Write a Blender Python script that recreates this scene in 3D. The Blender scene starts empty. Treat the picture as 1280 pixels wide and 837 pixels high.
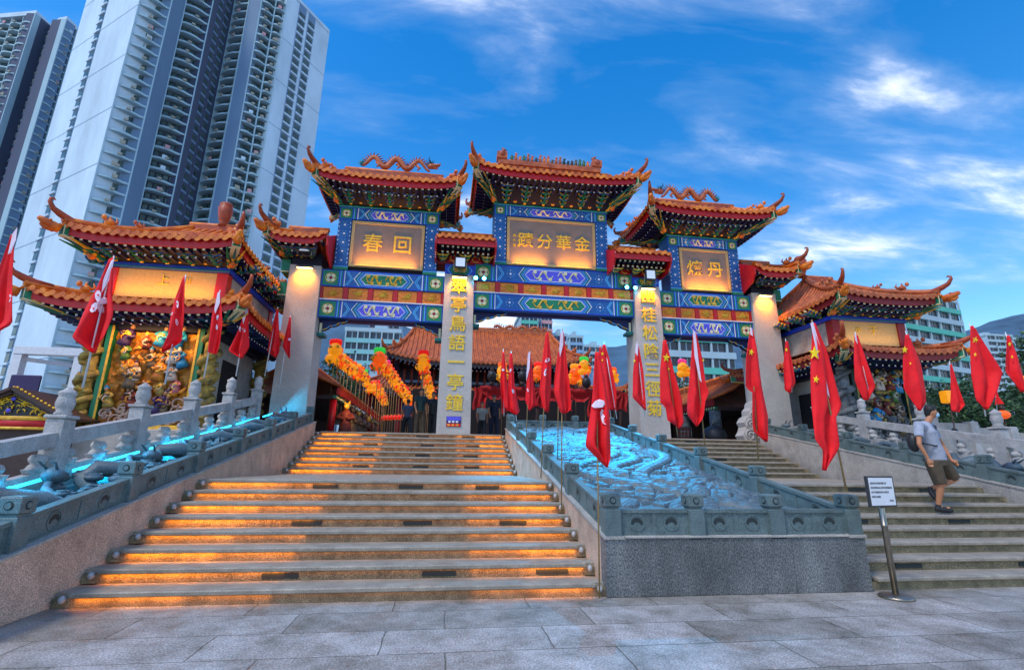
import bpy, math, random
from mathutils import Vector, Matrix, noise
rnd = random.Random(7)
sc = bpy.context.scene
COL = sc.collection
PI = math.pi
# ------------------------------------------------------------------ camera
FPX = 616.3
CAM = Vector((1.079, -6.41, 1.543))
YAW, TILT, ROLL = .1338, .2558, .0127
cy_, sy_, ct_, st_ = math.cos(YAW), math.sin(YAW), math.cos(TILT), math.sin(TILT)
FW = Vector((sy_*ct_, cy_*ct_, st_)); R0 = Vector((cy_, -sy_, 0)); U0 = R0.cross(FW)
cr_, sr_ = math.cos(ROLL), math.sin(ROLL)
RT = R0*cr_ + U0*sr_; UP = -R0*sr_ + U0*cr_
cd = bpy.data.cameras.new('camera'); co = bpy.data.objects.new('camera', cd); COL.objects.link(co)
cd.sensor_width = 36; cd.lens = FPX/1280*36; cd.clip_end = 20000; cd.clip_start = .05
co.matrix_world = Matrix(((RT.x, UP.x, -FW.x, CAM.x), (RT.y, UP.y, -FW.y, CAM.y), (RT.z, UP.z, -FW.z, CAM.z), (0, 0, 0, 1)))
sc.camera = co
def _ray(u, v): return FW + RT*((u-640)/FPX) - UP*((v-418.5)/FPX)
def atY(u, v, Y): d = _ray(u, v); return CAM + d*((Y-CAM.y)/d.y)
def atX(u, v, X): d = _ray(u, v); return CAM + d*((X-CAM.x)/d.x)
# ------------------------------------------------------------------ materials
def srgb(h):
    h = h.lstrip('#'); c = [int(h[i:i+2], 16)/255 for i in (0, 2, 4)]
    return tuple(((x/12.92) if x <= .04045 else ((x+.055)/1.055)**2.4) for x in c)
MATS = {}
def mat(name, col, rough=.6, var=.25, scale=6., bump=.0, bscale=40., metal=0., emit=None, estr=0., col2=None, spec=.5, stretch=None, speckle=0., trans=0.):
    if name in MATS: return MATS[name]
    m = bpy.data.materials.new(name); m.use_nodes = True; MATS[name] = m
    nt = m.node_tree; N = nt.nodes; L = nt.links; b = N['Principled BSDF']
    if isinstance(col, str): col = srgb(col)
    if isinstance(col2, str): col2 = srgb(col2)
    b.inputs['Roughness'].default_value = rough; b.inputs['Metallic'].default_value = metal
    b.inputs['Specular IOR Level'].default_value = spec
    b.inputs['Base Color'].default_value = (*col, 1)
    tc = N.new('ShaderNodeTexCoord'); src = tc.outputs['Object']
    if stretch:
        mp = N.new('ShaderNodeMapping'); mp.inputs['Scale'].default_value = stretch
        L.new(src, mp.inputs['Vector']); src = mp.outputs['Vector']
    if var > 0 or col2:
        n = N.new('ShaderNodeTexNoise'); n.inputs['Scale'].default_value = scale; n.inputs['Detail'].default_value = 6; n.inputs['Roughness'].default_value = .65
        L.new(src, n.inputs['Vector'])
        r = N.new('ShaderNodeValToRGB'); L.new(n.outputs['Fac'], r.inputs['Fac'])
        r.color_ramp.elements[0].position = .32; r.color_ramp.elements[1].position = .68
        a = tuple(c*(1-var) for c in col); c2 = col2 if col2 else tuple(min(1, c*(1+var)) for c in col)
        r.color_ramp.elements[0].color = (*a, 1); r.color_ramp.elements[1].color = (*c2, 1)
        out = r.outputs['Color']
        if speckle > 0:
            n2 = N.new('ShaderNodeTexNoise'); n2.inputs['Scale'].default_value = 90; n2.inputs['Detail'].default_value = 3
            L.new(src, n2.inputs['Vector'])
            r2 = N.new('ShaderNodeValToRGB'); L.new(n2.outputs['Fac'], r2.inputs['Fac'])
            r2.color_ramp.elements[0].position = .4; r2.color_ramp.elements[1].position = .62
            r2.color_ramp.elements[0].color = (1-speckle,)*3+(1,); r2.color_ramp.elements[1].color = (1+speckle*.6,)*3+(1,)
            mx = N.new('ShaderNodeMix'); mx.data_type = 'RGBA'; mx.blend_type = 'MULTIPLY'; mx.inputs[0].default_value = 1
            L.new(out, mx.inputs[6]); L.new(r2.outputs['Color'], mx.inputs[7]); out = mx.outputs[2]
        L.new(out, b.inputs['Base Color'])
    if bump > 0:
        n3 = N.new('ShaderNodeTexNoise'); n3.inputs['Scale'].default_value = bscale; n3.inputs['Detail'].default_value = 5
        L.new(src, n3.inputs['Vector'])
        bp = N.new('ShaderNodeBump'); bp.inputs['Strength'].default_value = bump; bp.inputs['Distance'].default_value = .02
        L.new(n3.outputs['Fac'], bp.inputs['Height']); L.new(bp.outputs['Normal'], b.inputs['Normal'])
    if emit:
        if isinstance(emit, str): emit = srgb(emit)
        b.inputs['Emission Color'].default_value = (*emit, 1); b.inputs['Emission Strength'].default_value = estr
    if trans: b.inputs['Transmission Weight'].default_value = trans
    return m
def set_mats():
    g = mat
    g('granite', (.42, .39, .35), .75, .22, 3, .25, 60, speckle=.35)
    g('granite_tan', (.60, .42, .31), .78, .3, 2.2, .5, 45, speckle=.45)
    g('granite_dark', (.15, .155, .155), .6, .55, 1.6, .4, 60, speckle=.6, col2=(.23, .235, .23), stretch=(1, 1, .45))
    g('pillar_stone', (.52, .47, .42), .8, .12, 1.5, .15, 80, speckle=.3)
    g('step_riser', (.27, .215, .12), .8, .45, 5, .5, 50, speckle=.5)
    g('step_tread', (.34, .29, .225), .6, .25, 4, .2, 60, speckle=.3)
    g('rail_stone', (.115, .165, .165), .62, .25, 4, .3, 60, speckle=.3)
    g('rail_dark', (.02, .03, .03), .7, .2, 5)
    g('relief_stone', (.10, .145, .165), .5, .3, 3, .35, 45, speckle=.3)
    g('outer_stone', (.44, .43, .42), .75, .25, 4, .3, 50, speckle=.35)
    g('tile', '#d8440c', .42, .35, 2.2, .3, 30, col2='#ff9426')
    g('tile_dark', '#a8441e', .5, .3, 6, .2, 30)
    g('tile_worn', '#b0502c', .55, .35, 4, .2, 30, col2='#d2733c')
    g('horn', '#8a3a1e', .5, .3, 5, col2='#b8562a')
    g('hall_tile', '#b4501f', .5, .3, 2, col2='#d8702e')
    g('red', '#c40d12', .45, .15, 4)
    g('red_dark', '#8a0f1c', .5, .2, 4)
    g('navy', '#0a1550', .6, .2, 5)
    g('navy_dark', '#070b26', .7, .2, 5)
    g('blue', '#1440c0', .45, .15, 8)
    g('blue_mid', '#12589c', .45, .2, 9)
    g('blue_light', '#58b4ec', .5, .1, 9)
    g('violet', '#5a55d8', .45, .15, 9)
    g('green', '#0c7a52', .45, .15, 8)
    g('teal', '#0d6a68', .5, .2, 8)
    g('teal_dark', '#06302f', .6, .2, 8)
    g('white', (.8, .8, .82), .5, .06, 8)
    g('cream', '#e8dcae', .5, .1, 8)
    g('gold', '#f4b414', .38, .12, 12, metal=.15, col2='#ffdc3c')
    g('gold_paint', '#e8a018', .45, .2, 12, col2='#f8cc40')
    g('orange_panel', '#f0560a', .5, .3, 14, col2='#ff9a1c')
    g('plaque', '#8c7c70', .7, .1, 3, .1, 60, speckle=.2)
    g('plaque_frame', '#c4a468', .5, .15, 12)
    g('lamp_body', (.03, .03, .035), .5, 0)
    g('lamp_glass', (.5, .55, .6), .2, 0, emit=(.7, .8, 1), estr=.35)
    g('warm_lamp', (1, .9, .6), .4, 0, emit=(1, .55, .12), estr=14)
    g('globe_lamp', (.42, .42, .42), .4, .1, 9)
    g('cyan_lamp', (.3, .9, 1), .3, 0, emit=(.05, .6, 1), estr=26)
    g('cyan_strip', (.3, .9, 1), .3, 0, emit=(.02, .55, .95), estr=2.0)
    g('steel', (.34, .30, .24), .38, .2, 8, metal=1)
    g('black', (.015, .015, .018), .5, .1, 8)
    g('flag_red', '#f20616', .75, .18, 4, .3, 30)
    g('flag_white', '#f0d8e4', .6, .05, 3)
    g('flag_yellow', '#ffd400', .6, .05, 3)
    g('bamboo', '#a08050', .5, .2, 20)
    g('pole_white', (.7, .7, .72), .4, .1, 10)
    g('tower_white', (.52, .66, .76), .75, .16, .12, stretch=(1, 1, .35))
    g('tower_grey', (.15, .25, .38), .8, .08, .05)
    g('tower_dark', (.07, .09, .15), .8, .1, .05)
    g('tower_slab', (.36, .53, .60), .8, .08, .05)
    g('tower_glass', (.02, .06, .06), .3, .5, .6, col2=(.09, .15, .14))
    g('tower_beige', (.34, .33, .27), .8, .15, .05)
    g('win_dark', (.03, .04, .06), .3, .3, .5)
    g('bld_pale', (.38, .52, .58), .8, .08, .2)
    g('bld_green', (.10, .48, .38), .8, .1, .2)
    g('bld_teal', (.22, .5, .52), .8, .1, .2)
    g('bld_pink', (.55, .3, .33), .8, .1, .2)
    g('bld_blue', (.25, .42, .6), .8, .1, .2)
    g('hill', (.05, .11, .17), .95, .35, .01)  # blue of the distant haze mixed into the foliage colour
    g('leaf', (.03, .075, .03), .7, .5, 3)
    g('leaf_light', (.07, .14, .04), .7, .4, 3)
    g('bark', (.06, .045, .03), .9, .3, 8)
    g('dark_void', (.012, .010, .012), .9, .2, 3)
    g('wood_dark', (.05, .025, .02), .6, .3, 5)
    g('bronze', (.07, .06, .05), .5, .5, 9, metal=.3, col2=(.22, .15, .08))
    g('rock', (.09, .10, .11), .8, .5, 4, .6, 12, col2=(.24, .25, .25))
    g('rock_gold', (.16, .15, .09), .7, .6, 6, .5, 12, col2=(.55, .38, .06))
    g('mural_gold', '#b8651a', .55, .45, 3.5, .4, 14, col2='#e89a28')
    g('mural_wave', '#a88a78', .6, .4, 6, .8, 20, stretch=(1, 1, .3))
    g('skin', '#b87a55', .55, .08, 12)
    g('hair', (.012, .010, .010), .6, .2, 20)
    g('shirt', (.36, .38, .45), .85, .12, 12, 1, 9)
    g('shorts', (.085, .06, .035), .85, .15, 12, 1, 10)
    g('shoe', (.012, .012, .014), .6, .2, 20)
    g('mask_blue', (.35, .6, .75), .7, .05, 20)
    g('sneak', (.55, .55, .55), .6, 0)
    g('lantern_yellow', '#d8900c', .5, .4, 9, emit='#ff9a10', estr=.4)
    g('lantern_orange', '#d85a0c', .5, .45, 9, emit='#ff5a08', estr=.4)
    g('lantern_red', '#e02010', .5, .1, 5, emit='#ff1a08', estr=.35)
    g('lantern_pink', '#e04090', .5, .1, 5, emit='#ff3080', estr=.3)
    g('lantern_green', '#30b040', .5, .1, 5, emit='#20c040', estr=.5)
    g('cloth_red', '#b00a12', .7, .3, 1.5)
    g('robe', '#5c1c1c', .7, .4, 6, .9, 14, col2='#8a3a2a')
    g('purple', '#2a1450', .5, .2, 6)
    g('robe_blue', '#1c86b8', .5, .2, 9, .9, 14)
    g('robe_green', '#3f6b2a', .5, .2, 9, .9, 14)
    g('robe_white', '#c8b8a8', .6, .2, 9, .9, 14)
    g('robe_pink', '#c06a72', .5, .2, 9, .9, 14)
    g('face', '#b0805a', .6, .1, 9)
set_mats()
# ------------------------------------------------------------------ mesh builder
class MB:
    def __init__(s): s.v = []; s.f = []; s.m = []; s.sm = []; s.mats = []; s.cur = 0; s.smooth = False
    def mat(s, name, smooth=None):
        if name not in s.mats: s.mats.append(name)
        s.cur = s.mats.index(name)
        if smooth is not None: s.smooth = smooth
        return s
    def add(s, vs, fs):
        if not s.mats: s.mat('granite')
        o = len(s.v); s.v += [tuple(p) for p in vs]
        for f in fs: s.f.append(tuple(i+o for i in f)); s.m.append(s.cur); s.sm.append(s.smooth)
        return s
    def box(s, x0, x1, y0, y1, z0, z1):
        return s.add([(x0,y0,z0),(x1,y0,z0),(x1,y1,z0),(x0,y1,z0),(x0,y0,z1),(x1,y0,z1),(x1,y1,z1),(x0,y1,z1)],
                     [(0,3,2,1),(4,5,6,7),(0,1,5,4),(1,2,6,5),(2,3,7,6),(3,0,4,7)])
    def bbox(s, x0, x1, y0, y1, z0, z1, b=.01):   # chamfered box
        b = min(b, abs(x1-x0)*.45, abs(y1-y0)*.45, abs(z1-z0)*.45); vs = []; 
        for (z, i) in ((z0, b), (z0+b, 0), (z1-b, 0), (z1, b)):
            vs += [(x0+i+ (b if 0 else 0), y0+i, z), (x1-i, y0+i, z), (x1-i, y1-i, z), (x0+i, y1-i, z)]
        fs = [(3,2,1,0), (12,13,14,15)]
        for k in range(3):
            for j in range(4):
                a = k*4+j; c = k*4+(j+1) % 4; fs.append((a, c, c+4, a+4))
        return s.add(vs, fs)
    def obox(s, c, ax, ay, az):   # oriented box: centre and three half axes
        c, ax, ay, az = map(Vector, (c, ax, ay, az)); vs = []
        for k in (-1, 1):
            for (i, j) in ((-1,-1),(1,-1),(1,1),(-1,1)): vs.append(c+ax*i+ay*j+az*k)
        return s.add(vs, [(0,3,2,1),(4,5,6,7),(0,1,5,4),(1,2,6,5),(2,3,7,6),(3,0,4,7)])
    def bar(s, a, b, w, h):       # box along a->b, w sideways, h upwards
        a, b = Vector(a), Vector(b); d = b-a; u = d.normalized(); sd = u.cross(Vector((0,0,1)))
        if sd.length < .01: sd = Vector((1,0,0))
        sd.normalize(); up = sd.cross(u)
        return s.obox((a+b)/2, d/2, sd*w/2, up*h/2)
    def tube(s, pts, rad, n=6, cap=True):
        pts = [Vector(p) for p in pts]; k = len(pts)
        if not hasattr(rad, '__len__'): rad = [rad]*k
        vs = []; fs = []; ref = None
        for i, p in enumerate(pts):
            t = (pts[min(i+1, k-1)]-pts[max(i-1, 0)]).normalized()
            if ref is None: ref = t.cross(Vector((0,0,1))); ref = ref if ref.length > .1 else t.cross(Vector((1,0,0)))
            ref = (ref - t*ref.dot(t)).normalized(); w = t.cross(ref)
            for j in range(n):
                a = 2*PI*j/n; vs.append(p+(ref*math.cos(a)+w*math.sin(a))*rad[i])
        for i in range(k-1):
            for j in range(n):
                a = i*n+j; b = i*n+(j+1) % n; fs.append((a, b, b+n, a+n))
        if cap: fs.append(tuple(range(n-1, -1, -1))); fs.append(tuple((k-1)*n+j for j in range(n)))
        return s.add(vs, fs)
    def lathe(s, c, prof, n=12):  # prof: (radius, z)
        vs = []; fs = []; k = len(prof)
        for (r, z) in prof:
            for j in range(n): a = 2*PI*j/n; vs.append((c[0]+r*math.cos(a), c[1]+r*math.sin(a), c[2]+z))
        for i in range(k-1):
            for j in range(n):
                a = i*n+j; b = i*n+(j+1) % n; fs.append((a, b, b+n, a+n))
        fs.append(tuple(range(n-1, -1, -1))); fs.append(tuple((k-1)*n+j for j in range(n)))
        return s.add(vs, fs)
    def ell(s, c, r, n=10, m=7, rot=None):
        vs = [] ; fs = []; c = Vector(c)
        if not hasattr(r, '__len__'): r = (r, r, r)
        for i in range(1, m):
            t = PI*i/m
            for j in range(n):
                a = 2*PI*j/n; p = Vector((r[0]*math.sin(t)*math.cos(a), r[1]*math.sin(t)*math.sin(a), r[2]*math.cos(t)))
                if rot is not None: p = rot @ p
                vs.append(c+p)
        top = Vector((0,0,r[2])); bot = -top
        if rot is not None: top = rot@top; bot = rot@bot
        vs += [c+top, c+bot]; T = len(vs)-2
        for i in range(m-2):
            for j in range(n):
                a = i*n+j; b = i*n+(j+1) % n; fs.append((a, a+n, b+n, b))
        for j in range(n):
            fs.append((T, j, (j+1) % n)); o = (m-2)*n; fs.append((T+1, o+(j+1) % n, o+j))
        return s.add(vs, fs)
    def prism(s, poly, fn, d0, d1):  # poly of 2d points, fn(a, b, d) -> world point
        n = len(poly); vs = [fn(a, b, d0) for a, b in poly]+[fn(a, b, d1) for a, b in poly]
        fs = [tuple(range(n)), tuple(range(2*n-1, n-1, -1))]
        for i in range(n): j = (i+1) % n; fs.append((i, i+n, j+n, j))
        return s.add(vs, fs)
    def grid(s, fn, nu, nv):
        vs = [fn(i/nu, j/nv) for j in range(nv+1) for i in range(nu+1)]
        fs = [(j*(nu+1)+i, j*(nu+1)+i+1, (j+1)*(nu+1)+i+1, (j+1)*(nu+1)+i) for j in range(nv) for i in range(nu)]
        return s.add(vs, fs)
    def build(s, name, parent=None, kind=None, label=None, remesh=None):
        me = bpy.data.meshes.new(name)
        off = Vector((0,0,0))
        if parent is not None: off = Vector(parent.get('_b', (0,0,0)))
        me.from_pydata([tuple(Vector(p)-off) for p in s.v], [], s.f)
        for n in s.mats: me.materials.append(MATS[n])
        me.polygons.foreach_set('material_index', s.m); me.polygons.foreach_set('use_smooth', s.sm); me.update()
        if remesh:
            o = bpy.data.objects.new('tmp', me); COL.objects.link(o)
            md = o.modifiers.new('r', 'REMESH'); md.mode = 'VOXEL'; md.voxel_size = remesh; md.use_smooth_shade = True
            sm = o.modifiers.new('s', 'SMOOTH'); sm.iterations = 3; sm.factor = .6
            dg = bpy.context.evaluated_depsgraph_get(); dg.update()
            me2 = bpy.data.meshes.new_from_object(o.evaluated_get(dg)); bpy.data.objects.remove(o)
            me2.materials.clear(); me2.materials.append(MATS[s.mats[0]]); me = me2; me.name = name
        o = bpy.data.objects.new(name, me); COL.objects.link(o)
        if parent is not None: o.parent = parent; o['_b'] = tuple(off)
        if kind: o['kind'] = kind
        if label: o['label'] = label
        return o
def thing(name, label, cat, loc=(0,0,0), group=None):
    o = bpy.data.objects.new(name, None); COL.objects.link(o); o.location = loc
    o['label'] = label; o['category'] = cat; o['_b'] = tuple(loc); o.empty_display_size = .1
    if group: o['group'] = group
    return o
def tag(o, label, cat, group=None):
    o['label'] = label; o['category'] = cat
    if group: o['group'] = group
    return o
def copy_tree(o, parent=None):
    c = o.copy(); COL.objects.link(c)
    if parent is not None: c.parent = parent
    for ch in [k for k in bpy.data.objects if k.parent == o]: copy_tree(ch, c)
    return c
def area(loc, target, sx, sy, power, col, name='lamp_light', spread=PI, parent=None):
    l = bpy.data.lights.new(name, 'AREA'); l.shape = 'RECTANGLE'; l.size = sx; l.size_y = sy; l.energy = power; l.color = col; l.spread = spread
    o = bpy.data.objects.new(name, l); COL.objects.link(o); o.location = loc
    d = (Vector(target)-Vector(loc)).normalized(); o.rotation_euler = d.to_track_quat('-Z', 'Y').to_euler(); return o
def spot(loc, target, power, col, ang=60, blend=.6, r=.05):
    l = bpy.data.lights.new('spot_light', 'SPOT'); l.energy = power; l.color = col; l.spot_size = math.radians(ang); l.spot_blend = blend; l.shadow_soft_size = r
    o = bpy.data.objects.new('spot_light', l); COL.objects.link(o); o.location = loc
    d = (Vector(target)-Vector(loc)).normalized(); o.rotation_euler = d.to_track_quat('-Z', 'Y').to_euler(); return o
def text_mesh(txt, name, m, parent, origin, xd, zd, size, ext=.03, align='CENTER', label=None, w=1.0, bold=0.0):
    cu = bpy.data.curves.new(name, 'FONT'); cu.body = txt; cu.size = size; cu.extrude = ext; cu.align_x = align; cu.align_y = 'CENTER'; cu.offset = bold; cu.resolution_u = 3
    t = bpy.data.objects.new('tmp', cu); COL.objects.link(t)
    dg = bpy.context.evaluated_depsgraph_get(); dg.update()
    me = bpy.data.meshes.new_from_object(t.evaluated_get(dg)); bpy.data.objects.remove(t)
    xd, zd = Vector(xd).normalized(), Vector(zd).normalized(); n = xd.cross(zd)
    b = Vector(parent.get('_b', (0,0,0))) if parent is not None else Vector((0,0,0))
    for v in me.vertices:
        c = v.co; v.co = Vector(origin)+xd*c.x*w+zd*c.y+n*c.z-b
    me.materials.clear(); me.materials.append(MATS[m]); 
    for p in me.polygons: p.material_index = 0
    o = bpy.data.objects.new(name, me); COL.objects.link(o)
    if parent is not None: o.parent = parent; o['_b'] = tuple(b)
    if label: o['label'] = label
    return o
# ------------------------------------------------------------------ world and sun
w = bpy.data.worlds.new('World'); sc.world = w; w.use_nodes = True
N = w.node_tree.nodes; L = w.node_tree.links; bg = N['Background']
SUN_EL, SUN_AZ = math.radians(56), math.radians(232)   # azimuth clockwise from +Y
SKY = (50, 5.7, 9.1)
sky = N.new('ShaderNodeTexSky'); sky.sky_type = 'NISHITA'; sky.sun_disc = False
sky.sun_elevation = SUN_EL; sky.sun_rotation = SUN_AZ; sky.air_density = 1.3; sky.dust_density = .4; sky.ozone_density = 3
hs = N.new('ShaderNodeHueSaturation'); hs.inputs['Saturation'].default_value = 1.45; hs.inputs['Hue'].default_value = .505; hs.inputs['Value'].default_value = 1.3
L.new(sky.outputs['Color'], hs.inputs['Color'])
tc = N.new('ShaderNodeTexCoord'); sep = N.new('ShaderNodeSeparateXYZ'); L.new(tc.outputs['Generated'], sep.inputs[0])
def mth(op, a, b=None, c=None, clamp=False):
    n = N.new('ShaderNodeMath'); n.operation = op; n.use_clamp = clamp
    for i, x in enumerate((a, b, c)):
        if x is None: continue
        if isinstance(x, (int, float)): n.inputs[i].default_value = x
        else: L.new(x, n.inputs[i])
    return n.outputs[0]
zc = mth('MAXIMUM', sep.outputs['Z'], .03); zc = mth('ADD', zc, .16)
px = mth('DIVIDE', sep.outputs['X'], zc); py = mth('DIVIDE', sep.outputs['Y'], zc)
cmb = N.new('ShaderNodeCombineXYZ'); L.new(px, cmb.inputs[0]); L.new(py, cmb.inputs[1])
def cnoise(rot, scl, loc, scale, det, rough, dist):
    mp = N.new('ShaderNodeMapping'); mp.inputs['Rotation'].default_value = (0, 0, math.radians(rot)); mp.inputs['Scale'].default_value = scl; mp.inputs['Location'].default_value = loc
    L.new(cmb.outputs[0], mp.inputs[0])
    n = N.new('ShaderNodeTexNoise'); n.inputs['Scale'].default_value = scale; n.inputs['Detail'].default_value = det; n.inputs['Roughness'].default_value = rough; n.inputs['Distortion'].default_value = dist
    L.new(mp.outputs[0], n.inputs['Vector']); return n.outputs['Fac']
big = cnoise(SKY[0], (.7, 1.3, 1), (SKY[1], SKY[2], 0), 1.0, 4, .5, .3)
fine = cnoise(SKY[0], (.9, 2.6, 1), (SKY[2], SKY[1], 0), 2.3, 10, .60, .3)
hz = mth('SUBTRACT', 1.0, mth('MULTIPLY', sep.outputs['Z'], 1.6), clamp=True)     # more cloud low down
cl = mth('ADD', mth('MULTIPLY', big, 1.15), mth('MULTIPLY', fine, .62))
cl = mth('ADD', cl, mth('MULTIPLY', mth('POWER', hz, 2.0), .22))
rp = N.new('ShaderNodeValToRGB'); L.new(mth('MULTIPLY', cl, .88), rp.inputs['Fac'])
rp.color_ramp.elements[0].position = .74; rp.color_ramp.elements[0].color = (0, 0, 0, 1)
e = rp.color_ramp.elements.new(.86); e.color = (.24, .24, .24, 1)
rp.color_ramp.elements[-1].position = .97; rp.color_ramp.elements[-1].color = (.88, .88, .88, 1)
cl2 = mth('MULTIPLY', cl, 1.0)
mx = N.new('ShaderNodeMix'); mx.data_type = 'RGBA'; L.new(rp.outputs['Color'], mx.inputs[0]); L.new(hs.outputs['Color'], mx.inputs[6])
rc2 = N.new('ShaderNodeValToRGB'); L.new(mth('MULTIPLY', cl, .88), rc2.inputs['Fac'])
rc2.color_ramp.elements[0].position = .80; rc2.color_ramp.elements[0].color = (.24, .36, .55, 1)
rc2.color_ramp.elements[-1].position = .95; rc2.color_ramp.elements[-1].color = (.80, .83, .90, 1)
sc2 = N.new('ShaderNodeVectorMath'); sc2.operation = 'SCALE'; sc2.inputs['Scale'].default_value = 10.0; L.new(rc2.outputs['Color'], sc2.inputs[0]); L.new(sc2.outputs[0], mx.inputs[7])
L.new(mx.outputs[2], bg.inputs['Color']); bg.inputs['Strength'].default_value = .125
sl = bpy.data.lights.new('sun', 'SUN'); sl.energy = 1.5; sl.angle = math.radians(12); sl.color = (1, .93, .84)
so = bpy.data.objects.new('sun', sl); COL.objects.link(so)
sd = Vector((math.sin(SUN_AZ)*math.cos(SUN_EL), math.cos(SUN_AZ)*math.cos(SUN_EL), math.sin(SUN_EL)))
so.rotation_euler = (-sd).to_track_quat('-Z', 'Y').to_euler()
vs_ = sc.view_settings; vs_.view_transform = 'Standard'; vs_.look = 'None'; vs_.exposure = .52; vs_.gamma = 1
sc.cycles.max_bounces = 5; sc.cycles.diffuse_bounces = 2; sc.cycles.glossy_bounces = 2; sc.cycles.transmission_bounces = 2
# ------------------------------------------------------------------ ground
def ground_mat():
    m = bpy.data.materials.new('paving'); m.use_nodes = True; MATS['paving'] = m
    nt = m.node_tree; N = nt.nodes; L = nt.links; b = N['Principled BSDF']
    tc = N.new('ShaderNodeTexCoord'); mp = N.new('ShaderNodeMapping'); L.new(tc.outputs['Object'], mp.inputs[0]); mp.inputs['Location'].default_value = (.3, .42, 0)
    wn = N.new('ShaderNodeTexNoise'); wn.inputs['Scale'].default_value = 5; wn.inputs['Detail'].default_value = 6; L.new(tc.outputs['Object'], wn.inputs['Vector'])
    wv = N.new('ShaderNodeVectorMath'); wv.operation = 'MULTIPLY_ADD'; wv.inputs[1].default_value = (.035, .035, 0); L.new(wn.outputs['Color'], wv.inputs[0]); L.new(mp.outputs[0], wv.inputs[2])
    br = N.new('ShaderNodeTexBrick'); L.new(wv.outputs[0], br.inputs['Vector'])
    br.inputs['Scale'].default_value = 1; br.inputs['Brick Width'].default_value = 1.5; br.inputs['Row Height'].default_value = .62; br.inputs['Mortar Size'].default_value = .010; br.inputs['Mortar Smooth'].default_value = .9; br.offset = .37
    br.inputs['Color1'].default_value = (.30, .29, .27, 1); br.inputs['Color2'].default_value = (.46, .45, .45, 1); br.inputs['Mortar'].default_value = (.16, .15, .12, 1)
    n = N.new('ShaderNodeTexNoise'); n.inputs['Scale'].default_value = 1.7; n.inputs['Detail'].default_value = 12; n.inputs['Roughness'].default_value = .78; L.new(tc.outputs['Object'], n.inputs['Vector'])
    r = N.new('ShaderNodeValToRGB'); L.new(n.outputs['Fac'], r.inputs['Fac']); r.color_ramp.elements[0].position = .34; r.color_ramp.elements[1].position = .66
    r.color_ramp.elements[0].color = (.44, .39, .30, 1); r.color_ramp.elements[1].color = (1.4, 1.36, 1.32, 1)
    mx = N.new('ShaderNodeMix'); mx.data_type = 'RGBA'; mx.blend_type = 'MULTIPLY'; mx.inputs[0].default_value = 1; L.new(br.outputs['Color'], mx.inputs[6]); L.new(r.outputs['Color'], mx.inputs[7])
    n2 = N.new('ShaderNodeTexNoise'); n2.inputs['Scale'].default_value = 60; n2.inputs['Detail'].default_value = 4; L.new(tc.outputs['Object'], n2.inputs['Vector'])
    r2 = N.new('ShaderNodeValToRGB'); L.new(n2.outputs['Fac'], r2.inputs['Fac']); r2.color_ramp.elements[0].position = .4; r2.color_ramp.elements[1].position = .62
    r2.color_ramp.elements[0].color = (.62, .62, .62, 1); r2.color_ramp.elements[1].color = (1.25, 1.25, 1.25, 1)
    m2 = N.new('ShaderNodeMix'); m2.data_type = 'RGBA'; m2.blend_type = 'MULTIPLY'; m2.inputs[0].default_value = 1; L.new(mx.outputs[2], m2.inputs[6]); L.new(r2.outputs['Color'], m2.inputs[7])
    L.new(m2.outputs[2], b.inputs['Base Color'])
    n4 = N.new('ShaderNodeTexNoise'); n4.inputs['Scale'].default_value = .6; n4.inputs['Detail'].default_value = 5; L.new(tc.outputs['Object'], n4.inputs['Vector'])
    r4 = N.new('ShaderNodeMapRange'); L.new(n4.outputs['Fac'], r4.inputs['Value']); r4.inputs[1].default_value = .35; r4.inputs[2].default_value = .65; r4.inputs[3].default_value = .28; r4.inputs[4].default_value = .62
    L.new(r4.outputs[0], b.inputs['Roughness'])
    bp = N.new('ShaderNodeBump'); bp.inputs['Strength'].default_value = .6; bp.inputs['Distance'].default_value = .012
    ad = N.new('ShaderNodeMath'); ad.operation = 'MULTIPLY_ADD'; L.new(n2.outputs['Fac'], ad.inputs[0]); ad.inputs[1].default_value = .5; 
    iv = N.new('ShaderNodeMath'); iv.operation = 'MULTIPLY'; L.new(br.outputs['Fac'], iv.inputs[0]); iv.inputs[1].default_value = -1.2; L.new(iv.outputs[0], ad.inputs[2])
    L.new(ad.outputs[0], bp.inputs['Height']); L.new(bp.outputs['Normal'], b.inputs['Normal'])
ground_mat()
g = MB().mat('paving'); g.box(-3000, 3000, -3000, 6000, -.5, 0); g.build('pavement', kind='structure')
H, RUN, Y2, TOPY, TZ = .155, .4045, 7.41, 10.24, 2.48
g = MB().mat('paving'); g.box(-60, 75, TOPY+.30, 140, .004, TZ-.004); g.build('upper_terrace', kind='structure')
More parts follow.
